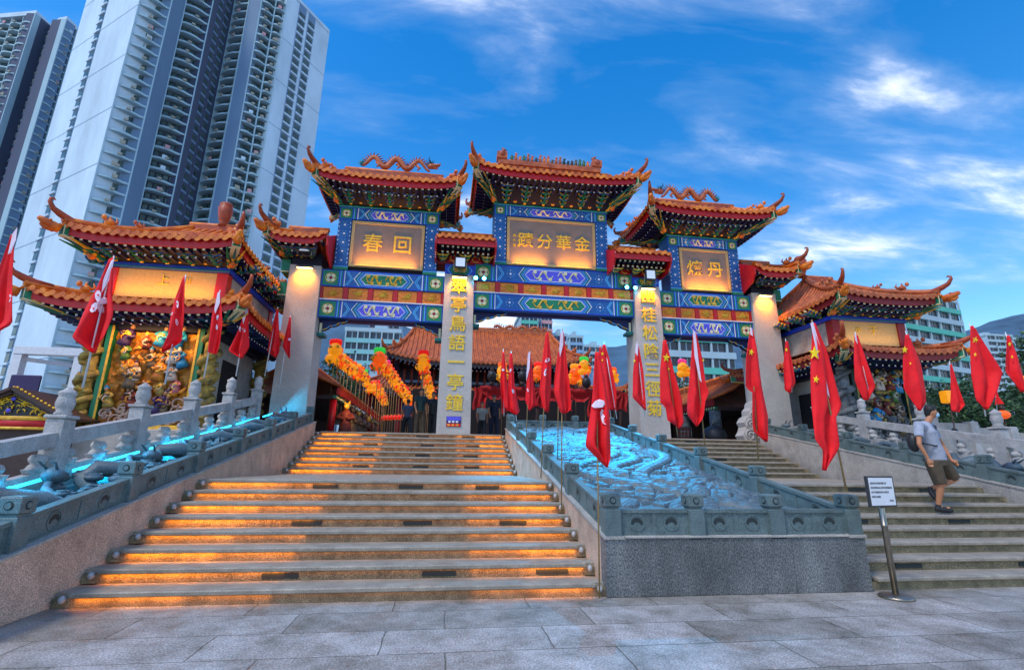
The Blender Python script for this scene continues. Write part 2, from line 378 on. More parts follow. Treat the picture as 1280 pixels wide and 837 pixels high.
# ------------------------------------------------------------------ staircases
def staircase(name, label, x0, x1, wx0, wx1, lamps, leds, plates):
    t = thing(name, label, 'staircase', ((x0+x1)/2, 0, 0))
    for i in range(16):
        y = i*RUN if i < 8 else Y2+(i-8)*RUN
        ye = y+RUN if i not in (7, 15) else (Y2 if i == 7 else TOPY+.32)
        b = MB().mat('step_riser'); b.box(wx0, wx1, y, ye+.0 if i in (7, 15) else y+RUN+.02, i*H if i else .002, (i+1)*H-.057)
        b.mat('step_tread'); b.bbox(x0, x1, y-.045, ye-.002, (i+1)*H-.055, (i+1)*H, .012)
        if wx0 < x0-.02: b.box(wx0, x0-.003, y+.05, ye-.002, (i+1)*H-.055, (i+1)*H-.012)
        if wx1 > x1+.02: b.box(x1+.003, wx1, y+.05, ye-.002, (i+1)*H-.055, (i+1)*H-.012)
        s = b.build('step', t)
        z = (i+1)*H-.075
        for (xa, xb) in plates.get(i, ()):
            MB().mat('rail_dark').bbox(xa, xb, y-.014, y-.001, i*H+.02, z+.002, .004).build('riser_plate', s)
        if lamps:
            for xs in (x0-.07, x1+.06):
                MB().mat('globe_lamp', True).ell((xs, y-.02, i*H+.085), (.034, .042, .042), 10, 8).build('step_lamp', s)
            for (xa, xb, pw) in leds:
                x = area(((xa+xb)/2, y-.034, z+.012), ((xa+xb)/2, y+.02, z-.10), xb-xa, .012, pw*(xb-xa)*(.45+.45*((i*37 % 11)/10)), (1, .29, .0), 'strip_light')
    return t
pl = {}
for i, xs in ((1, (-1.0, .9, 2.35)), (4, (-1.05, .55, 2.0)), (7, (-1.1, .35, 1.7)), (9, (-1.3, .3, 1.7)), (11, (-1.3, .3, 1.7)), (13, (-1.3, .4, 1.8)), (15, (-1.5, .2, 1.7))):
    pl[i] = [(x, x+.42) for x in xs]
staircase('left_staircase', 'wide granite staircase with orange-lit risers rising to the left bays of the gate', -2.79, 3.0, -2.97, 3.13, True, [(-2.74, -1.7, 2.2), (-1.7, -.75, 1.1), (-.75, 1.5, .22), (1.5, 2.2, .9), (2.2, 2.97, 1.9)], pl)  # the dim middle strip is added to spread warm light over the centre
pr_ = {}
for i, xs in ((1, (7.55, 9.6, 11.4)), (4, (7.9, 9.9)), (7, (7.3, 9.1, 10.7)), (9, (7.4, 9.2)), (11, (7.6, 9.6)), (13, (7.5, 9.4)), (15, (7.6, 9.5))):
    pr_[i] = [(x, x+.42) for x in xs]
staircase('right_staircase', 'wide grey granite staircase right of the carved ramp, with a man on it', 6.84, 12.02, 6.72, 12.2, False, [], pr_)
# ------------------------------------------------------------------ balustrade pieces
def SL(y, a=.77): return a+.195*y
def rail_post(parent, x, y, z0, h=.52, w=.2, name='post'):
    b = MB().mat('rail_stone'); a = w/2
    b.bbox(x-a, x+a, y-a, y+a, z0-.06, z0+h*.62, .012); b.box(x-a+.02, x+a-.02, y-a+.02, y+a-.02, z0+h*.62, z0+h*.66)
    b.bbox(x-a-.004, x+a+.004, y-a-.004, y+a+.004, z0+h*.66, z0+h, .02)
    zc = z0+h*.83
    for s in (-1, 1):
        b.mat('rail_dark'); b.prism([(math.cos(q*PI/6)*.045, math.sin(q*PI/6)*.045) for q in range(12)], lambda p, r, d: (x+p, y+s*d, zc+r), a+.0055, a+.007)
        b.prism([(math.cos(q*PI/6)*.045, math.sin(q*PI/6)*.045) for q in range(12)], lambda p, r, d: (x+s*d, y+p, zc+r), a+.0055, a+.007)
        b.mat('rail_stone'); b.prism([(math.cos(q*PI/5)*.03, math.sin(q*PI/5)*.03) for q in range(10)], lambda p, r, d: (x+p, y+s*d, zc+r), a+.003, a+.015)
        b.prism([(math.cos(q*PI/5)*.03, math.sin(q*PI/5)*.03) for q in range(10)], lambda p, r, d: (x+s*d, y+p, zc+r), a+.003, a+.015)
    return b.build(name, parent)
def rail_panel(parent, p0, p1, h=.31, th=.1, n=2, name='rail_panel', zb=-.03):
    p0, p1 = Vector(p0), Vector(p1); d = p1-p0; Ln = d.length; nn = Vector((d.x, d.y, 0)).normalized(); nn = Vector((nn.y, -nn.x, 0))
    def P(a, b_, o): return p0+d*(a/Ln)+Vector((0,0,b_))+nn*o
    b = MB().mat('rail_stone'); t = th/2
    b.prism([(0, zb), (Ln, zb), (Ln, h-.045), (0, h-.045)], P, -t+.012, t-.012)
    b.prism([(0, h-.045), (Ln, h-.045), (Ln, h), (0, h)], P, -t-.01, t+.01)      # top lip
    b.prism([(0, zb), (Ln, zb), (Ln, .035), (0, .035)], P, -t, t)
    for s in (-1, 1):
        f0, f1 = s*(t-.014), s*t
        for k in range(n):
            c = Ln*(k+.5)/n; R = min(h*.36, Ln/n*.36)
            # raised frame uprights
            for e in (c-Ln/n*.5, c+Ln/n*.5-.03):
                b.mat('rail_stone').prism([(e, .035), (e+.03, .035), (e+.03, h-.045), (e, h-.045)], P, f0, f1-s*.003)
            zc = h*.47
            def arc(r0, r1, a0, a1, m=10, sy=1.):
                A = [(c+r0*math.cos(a0+(a1-a0)*q/m), zc+sy*r0*math.sin(a0+(a1-a0)*q/m)) for q in range(m+1)]
                B = [(c+r1*math.cos(a0+(a1-a0)*q/m), zc+sy*r1*math.sin(a0+(a1-a0)*q/m)) for q in range(m, -1, -1)]
                return A+B
            for q in range(12):   # ring
                b.mat('rail_stone').prism(arc(R*.95, R*.78, q*PI/6, (q+1)*PI/6, 1), P, f0, f1-s*.002)
            b.mat('rail_dark')  # dark crescent inlay stands in for the shade inside a carved hole
            for q in range(8): 
                a0, a1 = PI*.05+PI*.9*q/8, PI*.05+PI*.9*(q+1)/8; th0 = .30*math.sin(PI*(q+.0)/8)+.10; th1 = .30*math.sin(PI*(q+1.)/8)+.10
                pp = [(c+R*.72*math.cos(a0), zc-R*.25+R*.8*math.sin(a0)), (c+R*.72*math.cos(a1), zc-R*.25+R*.8*math.sin(a1)),
                      (c+R*.72*math.cos(a1)*(1-.35), zc-R*.25+R*.8*math.sin(a1)-R*th1*1.2), (c+R*.72*math.cos(a0)*(1-.35), zc-R*.25+R*.8*math.sin(a0)-R*th0*1.2)]
                b.prism(pp, P, f0-s*.002, s*(t-.008))
    return b.build(name, parent)
# ------------------------------------------------------------------ carved ramp between the stairs
RX0, RX1 = 3.13, 6.70
rt = thing('carved_ramp', 'sloping stone ramp carved with a dragon relief and lit cyan, between the two staircases', 'carved ramp', (4.9, 0, 0))
def rz(y): return .68+.195*(y+.09)
b = MB().mat('granite_dark')
[b.bbox(p, q, -.09, .12, .002, .665, .006) for p, q in ((RX0, RX0+2.5), (RX0+2.506, RX1))]; b.build('front_wall', rt)
for (xa, xb) in ((RX0, RX0+.2), (RX1-.2, RX1)):
    b = MB().mat('granite_tan' if xa < 4 else 'granite')
    for k in range(8):
        y0, y1 = .124+k*1.26, .124+(k+1)*1.26-.008
        b.prism([(y0, .003), (y1, .003), (y1, rz(y1)-.02), (y0, rz(y0)-.02)], lambda p, r, d: (d, p, r), xa+.002, xb-.002)
    b.build('side_wall', rt)
b = MB().mat('granite')
for (xa, xb) in ((RX0-.02, RX0+.24), (RX1-.24, RX1+.02)):
    b.prism([(-.11, rz(-.11)-.02), (10.2, rz(10.2)-.02), (10.2, rz(10.2)+.012), (-.11, rz(-.11)+.012)], lambda p, r, d: (d, p, r), xa, xb)
b.bbox(RX0+.25, RX1-.25, -.11, .12, .667, .694, .005)
b.build('coping', rt)
def relief_h(x, y):
    h = 0
    for (ph, am, fr, ctr) in ((0, .75, 1.5, 1.0), (2.1, .8, 1.15, 2.1), (4., .5, 2.2, 1.55)):
        cx = ctr+am*math.sin(y*fr+ph); d = abs(x-cx)/math.sqrt(1+(am*fr*math.cos(y*fr+ph))**2)
        if d < .15: h = max(h, .035+.045*math.sqrt(1-(d/.15)**2)+.010*math.sin(y*38)*math.cos(d*30))
        elif d < .19: return -.005
    q = noise.noise(Vector((x*1.6, y*1.6, .3)))
    V = Vector((x*3.0+q*.9, y*3.0+q*.9, 0)); D, Pn = noise.voronoi(V); g_ = min(1, max(0, (D[1]-D[0])/.13)); g_ = g_*g_*(3-2*g_)
    rel = V.y-Pn[0].y
    h2 = g_*(.036-.030*rel)+.009*math.cos(D[0]*40)*g_
    return max(h, h2)
b = MB().mat('relief_stone', True)
b.grid(lambda u, v: (RX0+.30+u*(RX1-RX0-.60), .20+v*9.9, rz(.20+v*9.9)+.05+1.3*relief_h(u*3., v*9.9)), 190, 560)
b.build('dragon_relief', rt)
b = MB().mat('relief_stone')
b.prism([(.125, .01), (10.2, .01), (10.2, rz(10.2)+.03), (.125, rz(.125)+.03)], lambda p, r, d: (d, p, r), RX0+.215, RX1-.215); b.build('ramp_core', rt)
bt = thing('ramp_balustrade', 'low grey-green stone balustrade with crescent medallions around the carved ramp', 'balustrade', (4.9, 0, .68))
pys = [0.01+1.92*k for k in range(6)]
for x in (RX0+.11, RX1-.11):
    for k, y in enumerate(pys):
        rail_post(bt, x, y, rz(y), .50)
        if k: rail_panel(bt, (x, pys[k-1]+.1, rz(pys[k-1]+.1)), (x, y-.1, rz(y-.1)))
    rail_post(bt, x, 10.0, rz(10.0), .5); rail_panel(bt, (x, pys[-1]+.1, rz(pys[-1]+.1)), (x, 9.9, rz(9.9)), n=1)
for k in range(3):
    xa = RX0+.11+(RX1-RX0-.22)*k/3; xb = RX0+.11+(RX1-RX0-.22)*(k+1)/3
    if k: rail_post(bt, xa, .01, rz(0), .50); rail_post(bt, xa, 10.0, rz(10), .5)
    rail_panel(bt, (xa+.1, .01, rz(0)), (xb-.1, .01, rz(0))); rail_panel(bt, (xa+.1, 10, rz(10)), (xb-.1, 10, rz(10)))
# ------------------------------------------------------------------ side walls, channels and outer balustrades
def side_run(mx, tint, lab_side, cyan):
    X = (lambda x: x) if not mx else (lambda x: 9.38-x)
    def pr2(b, x0, x1, pts): b.prism(pts, lambda p, r, d: (d, p, r), *sorted((X(x0), X(x1))))
    y0 = -3.4; y1 = 10.3
    wt = thing('stair_wall', f'{lab_side} sloping granite stair wall carrying the low rail', 'wall', (X(-3.05), 0, 0))
    b = MB().mat(tint)
    ys = [y0+(y1-y0)*k/7 for k in range(8)]
    for k in range(7):
        a, c = ys[k], ys[k+1]-.007
        pr2(b, -2.975, -3.22, [(a, .003), (c, .003), (c, SL(c)-.02), (a, SL(a)-.02)])
    b.build('wall_body', wt)
    b = MB().mat('granite'); pr2(b, -2.955, -3.24, [(y0, SL(y0)-.018), (y1, SL(y1)-.018), (y1, SL(y1)+.012), (y0, SL(y0)+.012)]); b.build('coping', wt)
    rt_ = thing('stair_rail', f'low grey-green stone rail with crescent medallions beside the {"right" if mx else "left"} staircase', 'balustrade', (X(-3.1), 0, .7))
    yp = [-2.35+1.76*k for k in range(8)]
    for k, y in enumerate(yp):
        if y > 10: break
        rail_post(rt_, X(-3.1), y, SL(y), .52)
        if k: rail_panel(rt_, (X(-3.1), yp[k-1]+.1, SL(yp[k-1]+.1)), (X(-3.1), y-.1, SL(y-.1)))
    # channel with carved clouds and dragons
    ch = thing('carved_channel', f'channel of carved stone dragons {"between the right rails" if mx else "with a cyan light line, between the left rails"}', 'stone carving', (X(-3.7), 0, .7))
    b = MB().mat('relief_stone'); pr2(b, -3.222, -4.28, [(y0, .004), (y1, .004), (y1, SL(y1)+.0), (y0, SL(y0)+.0)]); b.build('channel_bed', ch)
    R = random.Random(5+mx)
    for k in range(7):
        ya = -2.2+1.78*k
        if ya > 9.5: break
        b = MB().mat('relief_stone', True)
        pts = [(X(-3.72+.3*math.sin(q*1.15+k)), ya+q*.17, SL(ya+q*.17)+.16+.12*math.cos(q*1.3+k)) for q in range(10)]
        b.tube(pts, [.05+.07*math.sin(PI*min(1, (q+1)/9)) for q in range(10)], 8)
        hd = Vector(pts[-1]); b.ell(hd+Vector((0, .05, .06)), (.13, .19, .11)); b.ell(hd+Vector((0, .2, .03)), (.08, .12, .06))
        for s in (-1, 1): b.tube([hd+Vector((s*.05, 0, .12)), hd+Vector((s*.09, -.12, .22)), hd+Vector((s*.07, -.2, .24))], [.02, .015, .005], 5)
        b.build('dragon', ch)
        for q in range(14):
            b = MB().mat('relief_stone', True)
            cx, cy = -3.72+R.uniform(-.42, .42), ya+R.uniform(0, 1.7); r = R.uniform(.08, .17); cz = SL(cy)+R.uniform(.02, .2)
            b.ell((X(cx), cy, cz), (r, r*1.2, r*.45), 9, 6)
            b.tube([(X(cx)+math.cos(a)*r*.8*(1-a/14), cy+math.sin(a)*r*.8*(1-a/14), cz+r*.42) for a in [i*.75 for i in range(12)]], .016, 4)
            b.build('cloud_carving', ch)
    if cyan:
        yy = [-.15+1.85*k for k in range(6)]
        for k in range(-1, 6):
            a, c = -.15+1.85*k+.16, -.15+1.85*(k+1)-.16
            b = MB().mat('cyan_strip'); pr2(b, -4.235, -4.262, [(a, SL(a)+.22), (c, SL(c)+.22), (c, SL(c)+.26), (a, SL(a)+.26)]); b.build('light_strip', ch)
            area((X(-4.15), (a+c)/2, SL((a+c)/2)+.45), (X(-3.5), (a+c)/2-.1, SL((a+c)/2)), .1, 1.4, 13, (.0, .5, 1.0))
    # outer balustrade
    ob = thing('outer_balustrade', f'tall pale granite balustrade with lotus-bud posts on the {"right" if mx else "left"} side of the stairs', 'balustrade', (X(-4.45), 0, .7))
    b = MB().mat('outer_stone'); pr2(b, -4.285, -4.62, [(y0, .003), (y1, .003), (y1, SL(y1)+.0), (y0, SL(y0)+.0)]); b.build('base_wall', ob)
    for k in range(-1, 7):
        y = -.15+1.85*k
        if y > 10.2: break
        x = X(-4.45); z = SL(y)
        b = MB().mat('outer_stone'); b.bbox(x-.12, x+.12, y-.12, y+.12, z-.06, z+1.0, .02); b.bbox(x-.145, x+.145, y-.145, y+.145, z+1.0, z+1.05, .012); p = b.build('post', ob)
        b = MB().mat('outer_stone', True); b.lathe((x, y, z+1.05), [(.10, 0), (.11, .03), (.085, .06), (.105, .10), (.12, .17), (.105, .25), (.095, .28), (.115, .31), (.105, .34), (.06, .37), (.03, .40), (.012, .415)], 14); b.build('lotus_finial', p)
        a, c = y+.121, y+1.85-.121
        if c < 10.4:
            b = MB().mat('outer_stone'); pr2(b, -4.37, -4.53, [(a, SL(a)+.62), (c, SL(c)+.62), (c, SL(c)+.82), (a, SL(a)+.82)]); b.build('handrail', ob)
            b = MB().mat('outer_stone'); pr2(b, -4.39, -4.51, [(a, SL(a)-.02), (c, SL(c)-.02), (c, SL(c)+.30), (a, SL(a)+.30)]); b.build('lower_rail', ob)
            for q in (.0, .5, 1.0):
                yq = a+.13+(c-a-.26)*q; zq = SL(yq)
                b = MB().mat('outer_stone', True)
                b.lathe((x, yq, zq+.28), [(.06, 0), (.10, .03), (.115, .07), (.09, .115), (.07, .13), (.10, .16), (.11, .2), (.085, .245), (.06, .26)], 10)
                b.mat('outer_stone', False)
                b.prism([(-.2, .37), (-.13, .28), (.13, .28), (.2, .37)], lambda p, r, d: (d, yq+p, zq+r+.0+.195*p), x-.05, x+.05)
                b.build('baluster', ob)
side_run(False, 'granite_tan', 'pinkish tan', True)
side_run(True, 'granite', 'grey', False)
# ------------------------------------------------------------------ Chinese roofs
def hip_roof(parent, name, cx, cy, hx, hy, z, rise, rx, up=.28, body=None, zb=None, tilem='tile', brk=None, fascia='red', horn='horn', sides=(1, 1, 1, 1), sc_=1., label=None, headm='tile', rafter_c='cream', soff='navy_dark', infill=None):
    """front is -y; eave lip height z at the middle; rx half ridge length; body (bx, by) half sizes at zb"""
    def prof(t): return .62*t+.38*t*t
    def HF(x, t): c = min(1, abs(x)/hx); return z+rise*prof(t)+up*(1-t)**2*c**4
    def HS(y, t): c = min(1, abs(y)/hy); return z+rise*prof(t)+up*(1-t)**2*c**4
    rf = MB().mat(tilem, True); sp = .235*sc_; r = .062*sc_
    nx = max(3, round(2*hx/sp)); ny = max(2, round(2*hy/sp))
    def strip(kind, a):
        if kind in (0, 1):
            tm = min(1, (hx-abs(a))/max(.01, hx-rx)); s = -1 if kind == 0 else 1
            return [(cx+a, cy+s*(hy-hy*tm*q/5), HF(a, tm*q/5)) for q in range(6)]
        tm = min(1, (hy-abs(a))/hy); s = -1 if kind == 2 else 1
        return [(cx+s*(hx-(hx-rx)*tm*q/5), cy+a, HS(a, tm*q/5)) for q in range(6)]
    for kind in range(4):
        if not sides[kind]: continue
        n, h_ = (nx, hx) if kind < 2 else (ny, hy)
        prev = None
        for i in range(n+1):
            a = -h_+2*h_*i/n; st = strip(kind, a)
            if prev:   # sheet
                vs = [p for p in prev]+[p for p in st]; fs = [(q, q+1, q+7, q+6) if kind in (0, 3) else (q, q+6, q+7, q+1) for q in range(5)]
                rf.smooth = False; rf.add(vs, fs); rf.smooth = True
            prev = st
            if 0 < i < n and (Vector(st[0])-Vector(st[-1])).length > .12:
                rf.tube([Vector(p)+Vector((0, 0, r*.4)) for p in st], r, 6)
        # eave discs and drip tiles
        out = [Vector((0, -1, 0)), Vector((0, 1, 0)), Vector((-1, 0, 0)), Vector((1, 0, 0))][kind]; al = Vector((1, 0, 0)) if kind < 2 else Vector((0, 1, 0))
        rf.smooth = False
        for i in range(1, n):
            p = Vector(strip(kind, -h_+2*h_*i/n)[0])+Vector((0, 0, r*.35))
            rf.prism([(math.cos(q*PI/4)*r*1.25, math.sin(q*PI/4)*r*1.25) for q in range(8)], lambda u_, w_, d: p+al*u_+Vector((0, 0, w_))+out*d, 0, .03)
        for i in range(n):
            a = -h_+2*h_*(i+.5)/n; p = Vector(strip(kind, a)[0]); hw = sp*.46
            rf.prism([(-hw, .02), (-hw*.85, -.05*sc_), (-hw*.4, -.095*sc_), (0, -.115*sc_), (hw*.4, -.095*sc_), (hw*.85, -.05*sc_), (hw, .02)], lambda u_, w_, d: p+al*u_+Vector((0, 0, w_))+out*d, -.002, .022)
    R_ = rf.build(name, parent)
    if label: R_['label'] = label
    # ridges
    rg = MB().mat(horn, False)
    rg.bar((cx-rx-.12, cy, z+rise+.05), (cx+rx+.12, cy, z+rise+.05), .2*sc_, .22*sc_); rg.mat(tilem, True); rg.tube([(cx-rx-.15, cy, z+rise+.18*sc_), (cx+rx+.15, cy, z+rise+.18*sc_)], .085*sc_, 7)
    rg.build('main_ridge', R_)
    for sx in (-1, 1):
        for sy in (-1, 1):
            if not (sides[2] if sx < 0 else sides[3]): continue
            pts = []
            for q in range(8):
                t = 1-q/7; x = sx*(rx+(hx-rx)*(1-t)); y = sy*hy*(1-t); pts.append(Vector((cx+x, cy+y, z+rise*prof(t)+up*(1-t)**2+.09*sc_)))
            hr = MB().mat(tilem, True); hr.tube(pts, .10*sc_, 6); hr.build('hip_ridge', R_)
            d = Vector((sx*(hx-rx), sy*hy, 0)).normalized(); e = pts[-1]
            # slender upturned horn
            hn = MB().mat(horn, True)
            hk = .72 if hx < 3.2 else .6
            hp = [e-d*.55+Vector((0, 0, .02)), e-d*.2+Vector((0, 0, .04)), e+d*.08*sc_+Vector((0, 0, .12*sc_)), e+d*.26*sc_+Vector((0, 0, .28*sc_*hk)), e+d*.36*sc_+Vector((0, 0, .48*sc_*hk)), e+d*.36*sc_+Vector((0, 0, .60*sc_*hk)), e+d*.29*sc_+Vector((0, 0, .64*sc_*hk)), e+d*.25*sc_+Vector((0, 0, .60*sc_*hk))]
            hn.tube(hp, [.10*sc_, .10*sc_, .09*sc_, .07*sc_, .05*sc_, .035*sc_, .03*sc_, .012], 7); hn.build('horn', R_)
            # crouching ridge beasts
            for q, f in enumerate((.30, .52) if hx > 1.6 else (.36,)):
                p = pts[0].lerp(pts[-1], 1-f) ; k = min(6, int((1-f)*7)); p = pts[k].lerp(pts[k+1], (1-f)*7-k)
                bt_ = MB().mat(tilem, True); s2 = sc_*(1 if q == 0 else .75)
                bt_.ell(p+Vector((0, 0, .16*s2)), (.14*s2, .09*s2, .10*s2)); bt_.ell(p+d*.15*s2+Vector((0, 0, .26*s2)), (.07*s2, .06*s2, .08*s2)); bt_.tube([p-d*.12*s2+Vector((0, 0, .15*s2)), p-d*.2*s2+Vector((0, 0, .26*s2)), p-d*.15*s2+Vector((0, 0, .36*s2))], [.045*s2, .035*s2, .01], 5)
                bt_.tube([p+Vector((0, 0, .2*s2)), p+Vector((0, 0, .34*s2))], [.05*s2, .015*s2], 5)
                bt_.build('ridge_beast', R_)
            # corner beam and dragon head below the horn
            cz = z+up-.2*sc_; c = Vector((cx+sx*(hx-.04), cy+sy*(hy-.04), cz)); sd = d.cross(Vector((0, 0, 1)))
            cb = MB().mat('green'); a0 = c-d*.75*sc_+Vector((0, 0, -.14)); cb.bar(a0, c+d*.02, .20*sc_, .26*sc_)
            cb.mat('cream'); cb.bar(a0+Vector((0, 0, -.135*sc_)), c+d*.03+Vector((0, 0, -.135*sc_)), .215*sc_, .025*sc_); cb.bar(c+d*.02, c+d*.035, .215*sc_, .28*sc_)
            cb.mat('green'); cb.bar(c+d*.035, c+d*.045, .15*sc_, .2*sc_); cb.build('corner_beam', R_)
            dh = MB().mat(headm, True); h0 = c+d*.1*sc_
            dh.tube([h0, h0+d*.14*sc_+Vector((0, 0, .02)), h0+d*.32*sc_+Vector((0, 0, .07*sc_)), h0+d*.46*sc_+Vector((0, 0, .12*sc_))], [.12*sc_, .135*sc_, .10*sc_, .055*sc_], 8)
            dh.tube([h0+d*.1*sc_+Vector((0, 0, -.06*sc_)), h0+d*.3*sc_+Vector((0, 0, -.07*sc_)), h0+d*.4*sc_+Vector((0, 0, -.02*sc_))], [.08*sc_, .06*sc_, .03*sc_], 6)
            for s in (-1, 1): dh.ell(h0+d*.24*sc_+sd*s*.075*sc_+Vector((0, 0, .13*sc_)), .035*sc_); dh.tube([h0+sd*s*.08*sc_+Vector((0, 0, .08)), h0-d*.06*sc_+sd*s*.12*sc_+Vector((0, 0, .22*sc_))], [.04*sc_, .01], 5)
            dh.build('dragon_head', R_)
            # fanned corner arms
            if body:
                b0 = Vector((cx+sx*body[0], cy+sy*body[1], zb)); n5 = 6
                for q in range(n5):
                    f = (q+.6)/n5; tip = b0.lerp(c+Vector((0, 0, -.25*sc_)), f**.8*.93)+d*.06; tip.z = zb+(cz-.22-zb)*f
                    for s in (-1, 0, 1):
                        root_ = b0-d*.15+Vector((0, 0, (cz-.25-zb)*f*.9)); t2 = tip+sd*s*(.10+.13*f)
                        fa = MB().mat(('green', 'gold_paint', 'teal')[(q+s) % 3], False)
                        fa.tube([root_, root_.lerp(t2, .6)-Vector((0, 0, .035)), t2+Vector((0, 0, .05))], [.05*sc_, .045*sc_, .014], 5)
                        fa.mat('cream'); fa.tube([root_+Vector((0, 0, .045)), root_.lerp(t2, .6)+Vector((0, 0, .012)), t2+Vector((0, 0, .058))], [.012, .012, .006], 4)
                        fa.build('corner_arm', R_)
                fb = MB().mat('tile', True); fb.ell(b0+d*.28+Vector((0, 0, -.02)), (.10, .10, .09)); fb.tube([b0+d*.28, b0+d*.42+Vector((0, 0, .03))], [.08, .03], 6); fb.build('corner_boss', R_)
    # fascia, rafters, soffit
    fs = MB().mat(fascia); ins = .07; fh = .24*sc_
    def eav(kind, a, inset, dz):
        if kind in (0, 1): s = -1 if kind == 0 else 1; k = (hx-inset)/hx; return Vector((cx+a*k, cy+s*(hy-inset), HF(a, 0)+dz))
        s = -1 if kind == 2 else 1; k = (hy-inset)/hy; return Vector((cx+s*(hx-inset), cy+a*k, HS(a, 0)+dz))
    def ring(b, i0, z0, i1, z1, n=14):
        for kind in range(4):
            if not sides[kind]: continue
            h_ = hx if kind < 2 else hy; vs = []; fc = []
            for i in range(n+1): a = -h_+2*h_*i/n; vs += [eav(kind, a, i0, z0), eav(kind, a, i1, z1)]
            for i in range(n): fc.append((2*i, 2*i+1, 2*i+3, 2*i+2))
            b.add(vs, fc)
    ring(fs, ins, -.035, ins, -.035-fh); ring(fs, ins, -.035-fh, ins+.05, -.035-fh); ring(fs, ins+.05, -.035-fh, ins+.05, -.03); ring(fs, ins+.05, -.03, ins, -.035)
    fs.build('fascia_board', R_)
    zz = -.035-fh
    for (ins2, dz, w_, sp2, cm, bm, nm) in ((.13, zz+.03, .085*sc_, .215*sc_, rafter_c, 'navy', 'flying_rafters'), (.42*sc_+.05, zz-.10*sc_, .06*sc_, .215*sc_, 'white', 'navy', 'eave_rafters')):
        rb = MB()
        for kind in range(4):
            if not sides[kind]: continue
            out = [Vector((0, -1, 0)), Vector((0, 1, 0)), Vector((-1, 0, 0)), Vector((1, 0, 0))][kind]; al = Vector((1, 0, 0)) if kind < 2 else Vector((0, 1, 0)); h_ = hx if kind < 2 else hy
            n = int(2*(h_-ins2)/sp2)
            for i in range(n):
                a = (-h_+2*h_*(i+.5)/n); p = eav(kind, a, ins2, dz-w_*.5)
                rb.mat(bm); rb.obox(p-out*.18, al*w_/2, out*.18, Vector((0, 0, w_/2))); rb.mat(cm); rb.obox(p+out*.002, al*w_*.42, out*.006, Vector((0, 0, w_*.42)))
        rb.build(nm, R_)
    if body:
        so_ = MB().mat(soff); vs = []; nn = 14
        ring(so_, ins+.05, zz+.05, .5*sc_, zz-.02*sc_)
        for kind in range(4):
            if not sides[kind]: continue
            h_ = hx if kind < 2 else hy; vs = []; fc = []; bh = body[0] if kind < 2 else body[1]; bo = body[1] if kind < 2 else body[0]; s = -1 if kind in (0, 2) else 1
            for i in range(nn+1):
                a = -h_+2*h_*i/nn; e = eav(kind, a, .5*sc_, zz-.02*sc_); f = a/h_*bh
                q = Vector((cx+f, cy+s*bo, zb)) if kind < 2 else Vector((cx+s*bo, cy+f, zb)); m1 = e.lerp(q, .55)+Vector((0, 0, .42*(e.z-zb)))*(1) ; m1.z = min(m1.z, e.z+.02)
                vs += [e, m1, q]
            for i in range(nn): fc += [(3*i, 3*i+1, 3*i+4, 3*i+3), (3*i+1, 3*i+2, 3*i+5, 3*i+4)]
            so_.mat(soff); so_.add(vs, fc)
        so_.build('soffit', R_)
        # bracket sets
        nb = brk if brk is not None else max(2, round(2*body[0]/.72))
        hh = z-.30*sc_-zb
        def bracket(P, out, al, first, lamp):
            b = MB(); dp = max(.3, (hy-body[1])*.62)
            T = lambda a, o, u: P+al*a+out*o+Vector((0, 0, u))
            for k in range(4):
                f = (k+.5)/4; zc = hh*f*.92; o = .04+dp*f; ww = .10+.16*f*1.15
                b.mat('teal' if k % 2 else 'green'); b.obox(T(0, o*.5, zc), al*.04, out*(o*.5+.05), Vector((0, 0, .035*sc_)))
                b.mat('blue_mid' if k % 2 else 'teal'); b.tube([T(-ww, o, zc+.07), T(-ww*.6, o, zc), T(ww*.6, o, zc), T(ww, o, zc+.07)], .032, 5)
                b.mat('gold_paint'); b.tube([T(-ww, o+.028, zc+.09), T(-ww*.6, o+.034, zc+.024), T(ww*.6, o+.034, zc+.024), T(ww, o+.028, zc+.09)], .010, 4)
                for s in (-1, 0, 1): b.mat('cream' if s == 0 else 'gold_paint'); b.obox(T(s*ww*.9, o+.02, zc+.10), al*.028, out*.03, Vector((0, 0, .025)))
            b.mat('gold_paint', True); b.tube([T(0, .03+q*.035, -.02+.06*math.sin(q)) for q in range(3)], .05, 6)
            return b.build('bracket_set', R_)
        for i in range(nb):
            a = -body[0]+2*body[0]*(i+.5)/nb
            bracket(Vector((cx+a, cy-body[1], zb)), Vector((0, -1, 0)), Vector((1, 0, 0)), 0, 0)
        if sides[3] and sides[2]:
            nb2 = max(2, round(2*body[1]/.8))
            for s in (-1, 1):
                for i in range(nb2 if body[1] > 1 else 0):
                    a = -body[1]+2*body[1]*(i+.5)/nb2
                    bracket(Vector((cx+s*body[0], cy+a, zb)), Vector((s, 0, 0)), Vector((0, 1, 0)), 0, 0)
        for i in range(nb-1):
            a = -body[0]+2*body[0]*(i+1)/nb; b = MB().mat('gold_paint', True); p = Vector((cx+a, cy-body[1]-.05, zb+.10))
            b.ell(p, (.085, .05, .085), 9, 6); b.mat('red_dark'); b.ell(p+Vector((0, -.04, 0)), (.05, .03, .05), 8, 5); b.build('painted_boss', R_)
    return R_
